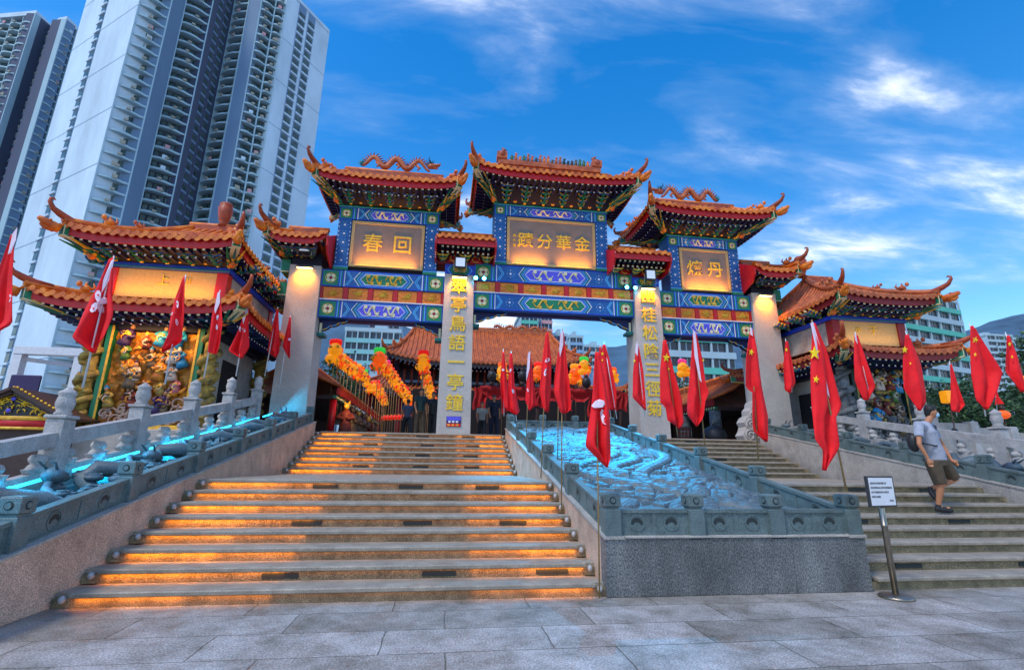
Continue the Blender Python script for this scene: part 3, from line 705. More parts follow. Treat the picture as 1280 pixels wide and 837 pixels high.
# ------------------------------------------------------------------ painted beams
def P_xz(Y): return lambda a, c, d: (a, Y-d, c)
def circ(cx, cz, r, n=10, sx=1.): return [(cx+r*sx*math.cos(2*PI*i/n), cz+r*math.sin(2*PI*i/n)) for i in range(n)]
def squiggle(b, cx, cz, w, h, Y, flip, m='gold_paint'):
    b.mat(m)
    for s in (-1, 1):
        pts = []
        for q in range(15):
            t = q/14; x = cx+s*(.10+.80*t)*w/2; zz = cz+math.sin(t*PI*3.2+(0 if s > 0 else PI))*h*.30*(1-.25*t)
            pts.append((x, Y-.012, zz))
        b.tube(pts, [.012+.02*math.sin(PI*(q+.5)/15) for q in range(15)], 4)
        for k in range(4):
            x = cx+s*(.2+.2*k)*w/2; b.prism(circ(x, cz+(.22 if k % 2 else -.22)*h, .045*h/.35, 6), P_xz(Y), .004, .014)
def painted_beam(parent, x0, x1, z0, z1, Y, dp, core, name='painted_beam', dots=True, base='blue_mid'):
    h = z1-z0; w = x1-x0; cz = (z0+z1)/2; cx = (x0+x1)/2; b = MB().mat(base); b.bbox(x0, x1, Y, Y+dp, z0, z1, .01)
    PX = P_xz(Y)
    def rect(a, c, u, v, m, d=.004): b.mat(m); b.prism([(a, u), (c, u), (c, v), (a, v)], PX, d-.003, d)
    rect(x0+.005, x1-.005, z0+.01, z0+.05, 'blue'); rect(x0+.005, x1-.005, z1-.05, z1-.01, 'blue')
    e = h*.86
    for s in (-1, 1):     # end squares with flowers
        xe = x0+.04 if s < 0 else x1-.04-e; rect(xe-.03, xe+e+.03, z0+.012, z1-.012, 'blue', .006); rect(xe, xe+e, z0+.04, z1-.04, 'green' if core == 'green' or base == 'blue_mid' else 'violet', .010)
        fx = xe+e/2
        b.mat('cream'); 
        for q in range(4): a = PI/4+q*PI/2; b.prism(circ(fx+math.cos(a)*h*.14, cz+math.sin(a)*h*.14, h*.13, 8), PX, .010, .014)
        b.mat('red_dark'); b.prism(circ(fx, cz, h*.09, 8), PX, .012, .019)
        for q in range(8): a = q*PI/4; a2 = (q+1)*PI/4; b.mat('gold_paint'); b.prism([(fx+math.cos(a)*h*.31, cz+math.sin(a)*h*.31), (fx+math.cos(a2)*h*.31, cz+math.sin(a2)*h*.31), (fx+math.cos(a2)*h*.27, cz+math.sin(a2)*h*.27), (fx+math.cos(a)*h*.27, cz+math.sin(a)*h*.27)], PX, .010, .0135)
        for k, m in enumerate(('blue_light', 'green', 'blue', 'white')):   # stripes then chevrons
            xs = (xe+e+.05+k*.045) if s < 0 else (xe-.05-.03-k*.045); rect(xs, xs+.03, z0+.02, z1-.02, m, .009)
    cw = w*.40; hx = [(cx-cw/2, cz), (cx-cw/2+h*.3, z1-.05), (cx+cw/2-h*.3, z1-.05), (cx+cw/2, cz), (cx+cw/2-h*.3, z0+.05), (cx-cw/2+h*.3, z0+.05)]
    def scale(p, f, fx): return [(cx+(a-cx)*fx, cz+(c-cz)*f) for a, c in p]
    b.mat('blue_light'); b.prism(hx, PX, .006, .009); b.mat('blue'); b.prism(scale(hx, .93, .985), PX, .007, .012)
    b.mat('white'); b.prism(scale(hx, .80, .955), PX, .010, .0145); b.mat({'green': 'green', 'violet': 'violet'}[core]); b.prism(scale(hx, .70, .935), PX, .0115, .017)
    squiggle(b, cx, cz, cw*.80, h*.9, Y-.017, 0, 'gold_paint' if core == 'green' else 'cream')
    for s in (-1, 1):      # chevron lines beside the cartouche
        for k, m in enumerate(('blue_light', 'green', 'white')):
            for up_ in (-1, 1):
                xk = cx+s*(cw/2+.05+k*.055); b.mat(m); t = .014
                b.prism([(xk, cz), (xk+s*.028, cz), (xk-s*h*.30+s*.028, cz+up_*(h/2-.05)), (xk-s*h*.30, cz+up_*(h/2-.05))][::(1 if s*up_ > 0 else -1)], PX, .004, .010+k*.001)
        xe = cx+s*(w/2-.04-e-.26); b.mat('blue_light')
        for k in range(2):
            for up_ in (-1, 1):
                xk = xe-s*k*.06; b.prism([(xk-s*.16, cz), (xk-s*.13, cz), (xk+s*.03, cz+up_*(h/2-.05)), (xk, cz+up_*(h/2-.05))][::(1 if s*up_ < 0 else -1)], PX, .004, .010+k*.001)
        x_a = cx+s*(cw/2+.22); x_b = xe-s*.2; L_ = abs(x_b-x_a)
        if dots and L_ > .15:
            n = max(1, round(L_/.45))
            for k in range(n):
                xc = min(x_a, x_b)+L_*(k+.5)/n; b.mat('white'); b.prism(circ(xc, cz, .04, 8), PX, .004, .012)
                for q in range(8): a = q*PI/4; b.mat('blue_light' if q % 2 else 'white'); b.prism(circ(xc+.13*math.cos(a), cz+.13*math.sin(a)*min(1, h/.42), .016, 6), PX, .004, .009)
    return b.build(name, parent)
def star_panel(b, x0, x1, z0, z1, Y, PX=None):   # blue dotted column face
    PX = PX or P_xz(Y); n = int((z1-z0)/.32)
    for k in range(n):
        zc = z0+(z1-z0)*(k+.5)/n; xc = (x0+x1)/2; b.mat('white'); b.prism(circ(xc, zc, .04, 8), PX, .002, .009)
        for q in range(6): a = q*PI/3; b.mat('blue_light'); b.prism(circ(xc+.10*math.cos(a), zc+.11*math.sin(a), .014, 6), PX, .002, .007)
        for s in (-1, 1):
            for dz in (-.08, .08): b.mat('white'); b.prism(circ(xc+s*((x1-x0)/2-.035), zc+dz, .022, 6), PX, .002, .007)
# ------------------------------------------------------------------ the memorial gate
GY = 10.35; GD = 1.02
PIL = [(-4.44, -3.36), (.87, 1.94), (7.95, 8.99), (12.72, 13.76)]
gate = thing('memorial_gate', 'tall painted Chinese memorial gate with four stone pillars and orange tiled roofs', 'gateway', (4.7, GY+.5, TZ))
PT = 8.12
pils = []
for k, (xa, xb) in enumerate(PIL):
    b = MB().mat('pillar_stone'); ta = .03
    b.add([(xa-ta, GY-.02, TZ-.02), (xb+ta, GY-.02, TZ-.02), (xb+ta, GY+GD+.02, TZ-.02), (xa-ta, GY+GD+.02, TZ-.02), (xa+.02, GY, PT), (xb-.02, GY, PT), (xb-.02, GY+GD, PT), (xa+.02, GY+GD, PT)],
          [(0,3,2,1),(4,5,6,7),(0,1,5,4),(1,2,6,5),(2,3,7,6),(3,0,4,7)])
    p = b.build('pillar', gate); pils.append(p)
    xm = (xa+xb)/2
    b = MB().mat('lamp_body'); b.bbox(xm-.27, xm+.27, GY-.16, GY-.04, PT-.14, PT-.06, .01); b.mat('warm_lamp'); b.box(xm-.25, xm+.25, GY-.15, GY-.05, PT-.152, PT-.141); b.build('wall_washer', p)
    area((xm, GY-.12, PT-.17), (xm, GY-.03, PT-1.6), .55, .08, 19, (1, .36, .01), 'washer_light', spread=math.radians(100))
gold_chars = ['翠亭鳥語一亭鐘', '幽桂松陰三徑菊']
for k, txt in zip((1, 2), gold_chars):
    xm = sum(PIL[k])/2
    for i, ch_ in enumerate(txt):
        zc = PT-.50-i*.69
        text_mesh(ch_, 'gold_character', 'gold', pils[k], (xm, GY-.022, zc), (1, 0, 0), (0, 0, 1), .60, .02, bold=.006)
b = MB().mat('purple'); xm = sum(PIL[1])/2; b.bbox(xm-.24, xm+.24, GY-.045, GY-.02, 2.72, 3.06, .005); b.mat('violet'); b.box(xm-.23, xm+.23, GY-.048, GY-.044, 2.92, 3.05); b.mat('flag_red'); b.box(xm-.23, xm+.23, GY-.048, GY-.044, 2.73, 2.82)
b.mat('white'); [b.box(xm-.18+q*.125, xm-.10+q*.125, GY-.051, GY-.045, 2.85, 2.91) for q in range(3)]; b.mat('gold_paint'); [b.box(xm-.2+q*.14, xm-.12+q*.14, GY-.051, GY-.045, 2.75, 2.80) for q in range(3)]
o = b.build('notice_board', None); tag(o, 'small purple and red notice fixed low on the left inscribed pillar', 'notice')
BY = GY+.12; BD = .78
def bay(x0, x1, zl, hl, hp, hu, cores, npan, qw):
    z1 = zl+hl; z2 = z1+hp; z3 = z2+hu
    painted_beam(gate, x0, x1, zl, z1, BY, BD, cores[1], 'lower_painted_beam')
    b = MB().mat('white'); b.box(x0, x1, BY-.05, BY+.02, z1+.002, z1+.035); b.build('white_ledge', gate)
    pf = MB().mat('red'); pf.box(x0, x1, BY+.06, BY+BD-.06, z1+.002, z2-.002); 
    n = npan; pw = (x1-x0)/n
    for i in range(n+1):
        xc = x0+pw*i; pf.bbox(max(x0, xc-.085), min(x1, xc+.085), BY+.0, BY+.058, z1+.036, z2-.002, .006)
    pr = pf.build('panel_frame', gate)
    for i in range(n):
        a, c = x0+pw*i+.1, x0+pw*(i+1)-.1; b = MB().mat('orange_panel'); b.bbox(a, c, BY+.02, BY+.055, z1+.05, z2-.02, .006); Rr = random.Random(i+int(x0*10))
        b.mat('gold_paint', True); xm, zm = (a+c)/2, (z1+z2)/2+.02
        for q in range(9):
            an = Rr.uniform(0, 6.28); pts = [(xm+Rr.uniform(-.12, .12)+.05*t*math.cos(an+t*.5), BY+.012, zm+Rr.uniform(-.07, .07)*.5+.04*t*math.sin(an+t*.6)) for t in range(5)]
            pts = [(min(max(p[0], a+.03), c-.03), p[1], min(max(p[2], z1+.07), z2-.05)) for p in pts]; b.tube(pts, [.004, .010, .012, .009, .003], 4)
        for q in range(5): an = q*PI/5+.3; b.tube([(xm, BY+.01, zm-.06), (xm+.15*math.cos(an), BY+.01, zm-.06+.15*math.sin(an))], [.02, .008], 4)
        b.build('carved_panel', pr)
    painted_beam(gate, x0, x1, z2, z3, BY-.02, BD+.04, cores[0], 'upper_painted_beam')
    # scalloped spandrels
    for s in (-1, 1):
        xe = x0 if s < 0 else x1; b = MB(); d = -s
        out = [(0, 0), (qw, 0), (qw*.93, -.06), (qw*.80, -.10), (qw*.72, -.09), (qw*.62, -.17), (qw*.48, -.22), (qw*.40, -.21), (qw*.30, -.31), (qw*.16, -.37), (.10, -.38), (.10, -.5), (0, -.5)]
        pp = [(xe+d*p[0], zl-.012+p[1]) for p in out]
        b.mat('navy'); b.prism(pp, P_xz(BY), -.5, -.3)
        for i in range(1, len(out)-2): b.mat('blue_light' if i % 2 else 'gold_paint'); b.bar((pp[i][0], BY+.285, pp[i][1]), (pp[i+1][0], BY+.285, pp[i+1][1]), .03, .025)
        b.mat('teal'); b.bbox(*sorted((xe, xe+d*.24)), BY+.15, BY+.6, zl-.62, zl-.51, .008); b.mat('cream'); b.box(*sorted((xe+d*.04, xe+d*.12)), BY+.27, BY+.28, zl-.5, zl-.14)
        b.build('spandrel', gate)
    b = MB().mat('navy'); b.box(x0, x1, BY+.25, BY+.55, zl-.012, zl-.002); b.build('underside_board', gate)
    return z3
zL = bay(-3.36, .87, 6.32, .62, .50, .62, ('green', 'violet'), 5, .95)
zC = bay(1.94, 7.95, 6.90, .62, .46, .66, ('violet', 'green'), 7, 1.25)
zR = bay(8.99, 12.72, 6.30, .62, .48, .62, ('green', 'violet'), 5, .9)
def upper(x0, x1, z0, pz0, pz1, hz0, hz1, cw, chars, sz, label, lw):
    # two dotted columns, plaque, header
    for (a, c) in ((x0, x0+cw), (x1-cw, x1)):
        b = MB().mat('blue_mid'); b.bbox(a, c, BY-.02, BY+BD, z0, hz0-.0, .008); star_panel(b, a, c, z0+.2, hz0-.05, BY-.02); b.mat('green'); b.bbox(a-.02, c+.02, BY-.06, BY+.02, z0+.003, z0+.10, .004); b.mat('blue_light'); b.box(a-.02, c+.02, BY-.055, BY, z0+.105, z0+.135); 
        b.build('dotted_column', gate)
    b = MB().mat('green'); b.bbox(x0-.04, x1+.04, BY-.03, BY+BD+.03, hz1+.002, hz1+.09, .006); b.mat('blue_light'); b.box(x0-.04, x1+.04, BY-.034, BY, hz1+.02, hz1+.035); b.build('cap_board', gate)
    painted_beam(gate, x0, x1, hz0, hz1, BY-.02, BD, 'violet', 'header_beam')
    pk = MB().mat('plaque_frame'); a, c = x0+cw+.03, x1-cw-.03
    f = .10; pk.bbox(a, c, BY+.0, BY+.08, pz0, pz1, .01); 
    for (p0, p1, q0, q1) in ((a, c, pz0, pz0+f), (a, c, pz1-f, pz1), (a, a+f, pz0+f, pz1-f), (c-f, c, pz0+f, pz1-f)): pk.bbox(p0, p1, BY-.04, BY-.002, q0, q1, .006)
    P_ = pk.build('plaque', gate); P_['label'] = label
    q = MB().mat('plaque'); q.box(a+f, c-f, BY-.012, BY-.003, pz0+f, pz1-f); q.build('plaque_face', P_)
    n = len(chars); 
    for i, ch_ in enumerate(chars):
        xc = (a+c)/2+(i-(n-1)/2)*lw
        text_mesh(ch_, 'gold_character', 'gold', P_, (xc+(.1 if n > 2 else 0), BY-.02, (pz0+pz1)/2+.02), (1, 0, 0), (0, 0, 1), sz, .015, bold=.005)
    if n > 2:
        for sgn, txt in ((a+.28, '嗇色園'), (a+.44, '主人書')):
            for i, ch_ in enumerate(txt): text_mesh(ch_, 'small_gold_character', 'gold', P_, (sgn, BY-.016, (pz0+pz1)/2+.22-i*.2), (1, 0, 0), (0, 0, 1), .13, .006)
    b = MB().mat('navy_dark'); b.box(x0+.02, x1-.02, BY+.1, BY+BD-.04, z0+.002, hz0-.002); b.build('back_board', gate)
    for u in ((.25, .75) if n > 2 else (.5,)):
        w_ = (c-a)*(.36 if n > 2 else .8)
        area((a+(c-a)*u, BY-.20, pz0-.02), (a+(c-a)*u, BY-.01, pz0+.55), w_, .05, 14*(1 if n > 2 else 1.5), (1, .36, .02), 'plaque_light', spread=math.radians(110))
        bb = MB().mat('plaque_frame'); bb.bbox(a+(c-a)*u-w_/2, a+(c-a)*u+w_/2, BY-.23, BY-.19, pz0-.045, pz0-.03, .003); bb.build('plaque_lamp', P_)
upper(-3.0, .56, zL, 8.22, 9.98, 10.02, 10.5, .46, '春回', .72, 'stone plaque with two gold characters, left bay', 1.05)
upper(2.62, 7.02, zC, 8.68, 10.62, 10.66, 11.08, .46, '蹟分華金', .62, 'wide stone plaque with four gold characters', .73)
upper(9.48, 12.42, zR, 8.10, 9.86, 9.9, 10.32, .42, '煉丹', .66, 'stone plaque with two gold characters, right bay', .86)
RY = GY+.5
rl = hip_roof(gate, 'left_bay_roof', -1.22, RY, 2.5, 1.62, 11.12, 1.02, 1.7, .19, (1.76, .42), 10.62, brk=5)
rc = hip_roof(gate, 'central_roof', 4.86, RY, 3.1, 1.7, 11.84, 1.02, 2.3, .20, (2.2, .42), 11.18, brk=6)
rr = hip_roof(gate, 'right_bay_roof', 10.86, RY, 2.52, 1.62, 10.96, .98, 1.7, .19, (1.5, .42), 10.44, brk=5)
# dragons on the side roofs
def ridge_dragon(parent, x0, x1, y, z, flip):
    s = -1 if flip else 1
    X = lambda t: x0+(x1-x0)*(t if not flip else 1-t)
    b = MB().mat('tile_worn', True); n = 46
    pts = [(X(q/n), y, z+.22+.20*math.sin(q/n*PI*6.0-1.4)) for q in range(n+1)]
    b.tube(pts, [.035+.075*math.sin(PI*min(1, (q+4)/n*.9)) for q in range(n+1)], 7)
    b.mat('horn', False)
    for q in range(3, n-1, 1):
        p = Vector(pts[q]); t = (Vector(pts[q+1])-Vector(pts[q-1])).normalized(); nn = Vector((-t.z, 0, t.x)); nn = nn if nn.z > 0 or abs(nn.z) < .3 else -nn
        b.tube([p+nn*.08, p+nn*.25+t*.04], [.04, .004], 4)
    D = b.build('ridge_dragon', parent)
    h = Vector(pts[-1])+Vector((s*.05, 0, .22)); b = MB().mat('tile_worn', True)
    b.ell(h, (.16, .10, .12)); b.tube([h+Vector((s*.08, 0, .02)), h+Vector((s*.28, 0, .07)), h+Vector((s*.34, 0, .14))], [.09, .06, .03], 6); b.tube([h+Vector((s*.06, 0, -.06)), h+Vector((s*.25, 0, -.08))], [.06, .025], 6)
    b.build('dragon_head', D); b = MB().mat('teal_dark', True)
    for k in range(7): a = PI*.4+k*.26; b.tube([h, h+Vector((s*math.cos(a)*.30, .03, math.sin(a)*.30))], [.04, .005], 4)
    for k in (-1, 1): b.tube([h+Vector((0, k*.06, .08)), h+Vector((-s*.12, k*.1, .26)), h+Vector((-s*.06, k*.12, .36))], [.03, .02, .005], 5)
    b.build('dragon_crest', D)
    b = MB().mat('teal', True); tl = Vector(pts[0])
    for k in range(6): a = PI*.2+k*.42; b.tube([tl, tl+Vector((math.cos(a)*.22, 0, abs(math.sin(a))*.32))], [.05, .006], 4)
    b.build('tail_plume', D)
    for u in (.2, .5, .8):
        b = MB().mat('tile_worn', True); p = Vector((X(u), y, z)); b.tube([p+Vector((0, 0, .2)), p+Vector((s*.12, -.05, .08)), p+Vector((s*.02, -.05, -.02))], [.06, .04, .03], 5); b.build('dragon_leg', D)
ridge_dragon(rl, -2.45, .1, RY, 12.50, False); ridge_dragon(rr, 9.55, 12.0, RY, 12.28, True)
# carved ridge with figurines on the central roof
b = MB().mat('tile_worn'); b.bbox(2.75, 6.95, RY-.16, RY+.16, 13.05, 13.28, .02); b.build('figurine_shelf', rc)
for x in (2.9, 6.8):
    b = MB().mat('tile_worn'); b.bbox(x-.2, x+.2, RY-.2, RY+.2, 13.28, 13.62, .04); b.mat('horn', True); b.ell((x, RY-.12, 13.5), (.16, .14, .16)); b.tube([(x, RY, 13.6), (x+(.12 if x < 5 else -.12), RY, 13.78), (x, RY, 13.86)], [.12, .08, .03], 6); b.build('ridge_end_beast', rc)
fr = random.Random(3)
for i in range(20):
    x = 3.3+i*.165; hgt = fr.uniform(.22, .42); c = fr.choice(['tile', 'teal_dark', 'bronze', 'tile_worn', 'robe_green', 'wood_dark'])
    b = MB().mat(c, True); b.lathe((x, RY-.05, 13.28), [(.075, 0), (.07, hgt*.4), (.045, hgt*.7), (.02, hgt*.75)], 7); b.ell((x, RY-.05, 13.28+hgt*.86), (.04, .04, .05), 7, 5); b.tube([(x-.07, RY-.09, 13.28+hgt*.4), (x, RY-.07, 13.28+hgt*.68), (x+.08, RY-.1, 13.28+hgt*(.5+fr.random()*.5))], [.02, .03, .012], 4)
    b.build('ridge_figurine', rc)
# small roofs over the pillars
def small_roof(x0, x1, z, zb, label=None):
    y0 = GY-.85; y1 = RY; s = MB().mat('tile', True); n = round((x1-x0)/.235)
    for kind in (0, 1):
        sg = -1 if kind == 0 else 1; prev = None
        for i in range(n+1):
            x = x0+(x1-x0)*i/n; st = [(x, RY+sg*(RY-y0)*(1-q/4), z+.62*(q/4)*(.7+.3*q/4)) for q in range(5)]
            if prev: s.smooth = False; s.add(prev+st, [(q, q+5, q+6, q+1) if kind else (q, q+1, q+6, q+5) for q in range(4)]); s.smooth = True
            prev = st
            if 0 < i < n: s.tube([Vector(p)+Vector((0, 0, .025)) for p in st], .062, 6)
            if i < n and kind == 0:
                xc = x+(x1-x0)/n/2; s.smooth = False; s.prism([(-.11, .02), (-.09, -.05), (-.045, -.09), (0, -.11), (.045, -.09), (.09, -.05), (.11, .02)], lambda u_, w_, d: (xc+u_, y0-d, z+w_), -.002, .022)
            if 0 < i < n and kind == 0: s.prism(circ(x, z+.02, .075, 8), lambda a, c, d: (a, y0-d, c), 0, .03)
    R_ = s.build('small_roof', gate)
    b = MB().mat('tile', True); b.tube([(x0, RY, z+.72), (x1, RY, z+.72)], .09, 6); b.build('main_ridge', R_)
    for xe in (x0, x1):
        b = MB().mat('red'); pts = [(y0+.02, z-.02), (RY, z+.60), (2*RY-y0, z-.02), (2*RY-y0-.15, z-.30), (RY+.4, zb), (RY-.55, zb), (y0+.28, z-.62), (y0+.04, z-.30)]
        b.prism(pts, lambda p, r, d: (d, p, r), xe-.03, xe+.03); b.mat('white')
        for q in range(9): t = q/8; b.ell((xe, y0+.03+.3*t*.9, z-.1-.62*t), .018, 6, 4)
        b.build('gable_board', R_)
    b = MB().mat('red'); b.box(x0+.035, x1-.035, y0+.06, y0+.11, z-.30, z-.04); b.build('fascia_board', R_)
    b = MB(); m = int((x1-x0-.3)/.17)
    for r in range(2):
        for i in range(m):
            x = x0+.15+(x1-x0-.3)*(i+.5)/m; b.mat('navy_dark'); b.box(x-.04, x+.04, y0+.2+r*.22, y0+.5+r*.22, z-.36-r*.11, z-.29-r*.11); b.mat('cream'); b.box(x-.034, x+.034, y0+.19+r*.22, y0+.199+r*.22, z-.355-r*.11, z-.295-r*.11)
    b.build('rafters', R_)
    b = MB().mat('navy_dark'); b.add([(x0+.04, y0+.15, z-.28), (x1-.04, y0+.15, z-.28), (x1-.04, RY-.1, z-.05), (x0+.04, RY-.1, z-.05)], [(0, 1, 2, 3)]); b.mat('red_dark'); b.box(x0+.04, x1-.04, GY+.1, GY+.9, zb, z-.1); b.build('soffit', R_)
    nb = 3
    for i in range(nb):
        xc = x0+.25+(x1-x0-.5)*i/(nb-1); b = MB()
        for k in range(4):
            f = k/3; zc = zb+.1+(z-zb-.6)*f; o = GY+.05-.34*f; ww = .10+.13*f
            b.mat('gold_paint' if k % 2 else 'green'); b.tube([(xc-ww, o, zc+.07), (xc-ww*.6, o, zc), (xc+ww*.6, o, zc), (xc+ww, o, zc+.07)], .03, 5); b.mat('teal'); b.obox((xc, o+.15, zc+.02), (.035, 0, 0), (0, .17, 0), (0, 0, .03)); b.mat('cream'); b.box(xc-.03, xc+.03, o-.05, o-.03, zc+.0, zc+.05)
        b.build('bracket_set', R_)
    for i in range(2):
        b = MB().mat('red', False)
        xc = x0+.25+(x1-x0-.5)*(i+.5)/(nb-1); b.prism([(xc-.2, zb+.05), (xc+.2, zb+.05), (xc+.12, zb+.4), (xc, zb+.5), (xc-.12, zb+.4)], P_xz(GY+.06), 0, .03); b.mat('gold_paint', True); b.tube([(xc+.13*math.cos(a), GY+.02, zb+.2+.11*math.sin(a)) for a in [q*.6 for q in range(10)]], .018, 4); b.build('painted_infill', R_)
    return R_
small_roof(.52, 2.62, 9.22, 8.55); small_roof(6.98, 9.12, 9.14, 8.5)
# boards on the pillar heads between the bays
for (xa, xb), zt in ((PIL[1], 8.53), (PIL[2], 8.48)):
    b = MB().mat('blue'); b.bbox(xa-.0, xb+.0, BY-.05, BY+BD+.06, PT+.002, zt, .01); PX = P_xz(BY-.05); xm = (xa+xb)/2; zm = (PT+zt)/2
    for f, m in ((.46, 'blue_light'), (.42, 'blue'), (.36, 'green')): b.mat(m); b.prism([(xm-f, zm), (xm-f*.7, zt-.03), (xm+f*.7, zt-.03), (xm+f, zm), (xm+f*.7, PT+.03), (xm-f*.7, PT+.03)], PX, .0, .003+(.46-f)*.08)
    squiggle(b, xm, zm, .5, .3, BY-.06, 0); b.build('pillar_head_board', gate)
for k in (0, 3):
    xa, xb = PIL[k]; b = MB().mat('navy_dark'); b.box(xa+.05, xb-.05, GY+.05, GY+GD-.05, PT+.002, 8.6); b.build('pillar_head', gate)
    xo = xa if k == 0 else xb; s = -1 if k == 0 else 1
    for z in (7.0, 7.85): 
        b = MB().mat('green'); b.bbox(*sorted((xo+s*.01, xo+s*.30)), GY+.1, GY+.75, z, z+.5, .02); b.mat('cream'); b.box(*sorted((xo+s*.01, xo+s*.305)), GY+.095, GY+.098, z+.02, z+.05); b.build('beam_end', gate)
so1 = hip_roof(gate, 'outer_left_roof', -4.08, RY, 1.02, 1.35, 8.86, .68, .55, .30, (.5, .45), 8.42, brk=3, sides=(1, 1, 1, 0))
so2 = hip_roof(gate, 'outer_right_roof', 13.36, RY, .95, 1.35, 8.78, .68, .5, .30, (.45, .45), 8.42, brk=3, sides=(1, 1, 0, 1))
for xe, R_ in ((-3.09, so1), (12.45, so2)):
    b = MB().mat('red'); y0 = RY-1.3; pts = [(y0, 8.9), (RY, 9.55), (2*RY-y0, 8.9), (2*RY-y0-.15, 8.55), (RY+.4, 8.1), (RY-.45, 8.1), (y0+.2, 8.32), (y0+.02, 8.58)]
    b.prism(pts, lambda p, r, d: (d, p, r), xe-.03, xe+.03); b.mat('white'); [b.ell((xe, y0+.05+.035*q, 8.75-.055*q), .018, 6, 4) for q in range(9)]; b.build('gable_board', R_)
# floodlights in front of the pillar heads, and the cyan spots
for k, (xa, xb) in enumerate(PIL):
    xm = (xa+xb)/2; z = 8.62 if k in (0, 3) else 8.42
    t = thing('floodlight', ['square floodlight above the leftmost gate pillar', 'square floodlight above the left inscribed pillar', 'square floodlight above the right inscribed pillar', 'square floodlight above the rightmost gate pillar'][k], 'floodlight', (xm, GY-.35, z), 'floodlights on the gate')
    b = MB().mat('lamp_body'); b.bbox(xm-.2, xm+.2, GY-.42, GY-.30, z-.2, z+.22, .02); [b.box(xm-.17, xm+.17, GY-.30, GY-.26, z-.15+q*.07, z-.13+q*.07) for q in range(5)]; b.build('housing', t)
    b = MB().mat('lamp_glass'); b.bbox(xm-.16, xm+.16, GY-.428, GY-.421, z-.15, z+.17, .003); b.build('glass', t)
    b = MB().mat('steel'); b.tube([(xm-.22, GY-.36, z), (xm-.22, GY-.3, z-.28), (xm+.22, GY-.3, z-.28), (xm+.22, GY-.36, z)], .016, 5); b.tube([(xm, GY-.3, z-.28), (xm, GY+.1, z-.3)], .02, 5); b.build('bracket', t)
for k, (x, tx) in enumerate(((1.98, 4.2), (2.28, 5.0), (7.62, 4.9), (7.95, 5.6))):
    z = 8.02; t = thing('cyan_spotlight', ['cyan spotlight nearest the left inscribed pillar', 'cyan spotlight right of its twin beside the left inscribed pillar', 'cyan spotlight left of its twin beside the right inscribed pillar', 'cyan spotlight nearest the right inscribed pillar'][k], 'spotlight', (x, BY-.2, z), 'cyan spotlights on the gate')
    b = MB().mat('lamp_body', True); b.tube([(x, BY-.03, z+.08), (x, BY-.12, z+.04), (x, BY-.24, z-.03)], [.05, .085, .09], 10); b.build('housing', t)
    b = MB().mat('cyan_lamp', True); b.ell((x, BY-.27, z-.045), (.07, .035, .07), 10, 6); b.build('lens', t)
    spot((x, BY-.36, z-.08), (tx, 5.7+(k % 2)*1.4, 1.8), 3100, (0, .42, .9), 50, 1.0, .04)
# ------------------------------------------------------------------ side pavilions
def blob_figure(b, x, y, z, s, robe, skin='face', hat=None, Rr=None):
    b.mat(robe, True); b.lathe((x, y, z), [(.26*s, 0), (.24*s, .2*s), (.17*s, .5*s), (.19*s, .68*s), (.08*s, .80*s)], 9)
    for k in (-1, 1): b.tube([(x+k*.17*s, y-.02, z+.68*s), (x+k*.28*s, y-.12*s, z+.5*s), (x+k*.1*s, y-.22*s, z+.45*s)], [.07*s, .09*s, .05*s], 6)
    b.mat(skin); b.ell((x, y-.04*s, z+.90*s), (.09*s, .10*s, .12*s), 9, 7)
    if hat: b.mat(hat); b.ell((x, y, z+1.0*s), (.13*s, .13*s, .09*s), 9, 6); b.ell((x, y, z+1.1*s), (.05*s, .05*s, .07*s), 7, 5)
def dragon_column(parent, x, y, z0, z1, r, m):
    b = MB().mat(m, True); b.tube([(x, y, z0), (x, y, z1)], r, 14); n = 60
    b.tube([(x+(r+.05)*math.cos(q*.42), y+(r+.05)*math.sin(q*.42), z0+.2+(z1-z0-.4)*q/n) for q in range(n+1)], [.05+.05*math.sin(PI*q/n) for q in range(n+1)], 7)
    Rr = random.Random(int(x*7))
    for q in range(26):
        a = Rr.uniform(0, 6.28); zz = Rr.uniform(z0+.1, z1-.1); b.ell((x+r*math.cos(a), y+r*math.sin(a), zz), (.11, .11, .07), 8, 5)
        b.tube([(x+(r+.06)*math.cos(a+t*.13), y+(r+.06)*math.sin(a+t*.13), zz+.07*math.sin(t)) for t in range(5)], [.01, .03, .03, .02, .008], 5)
    return b.build('carved_column', parent)
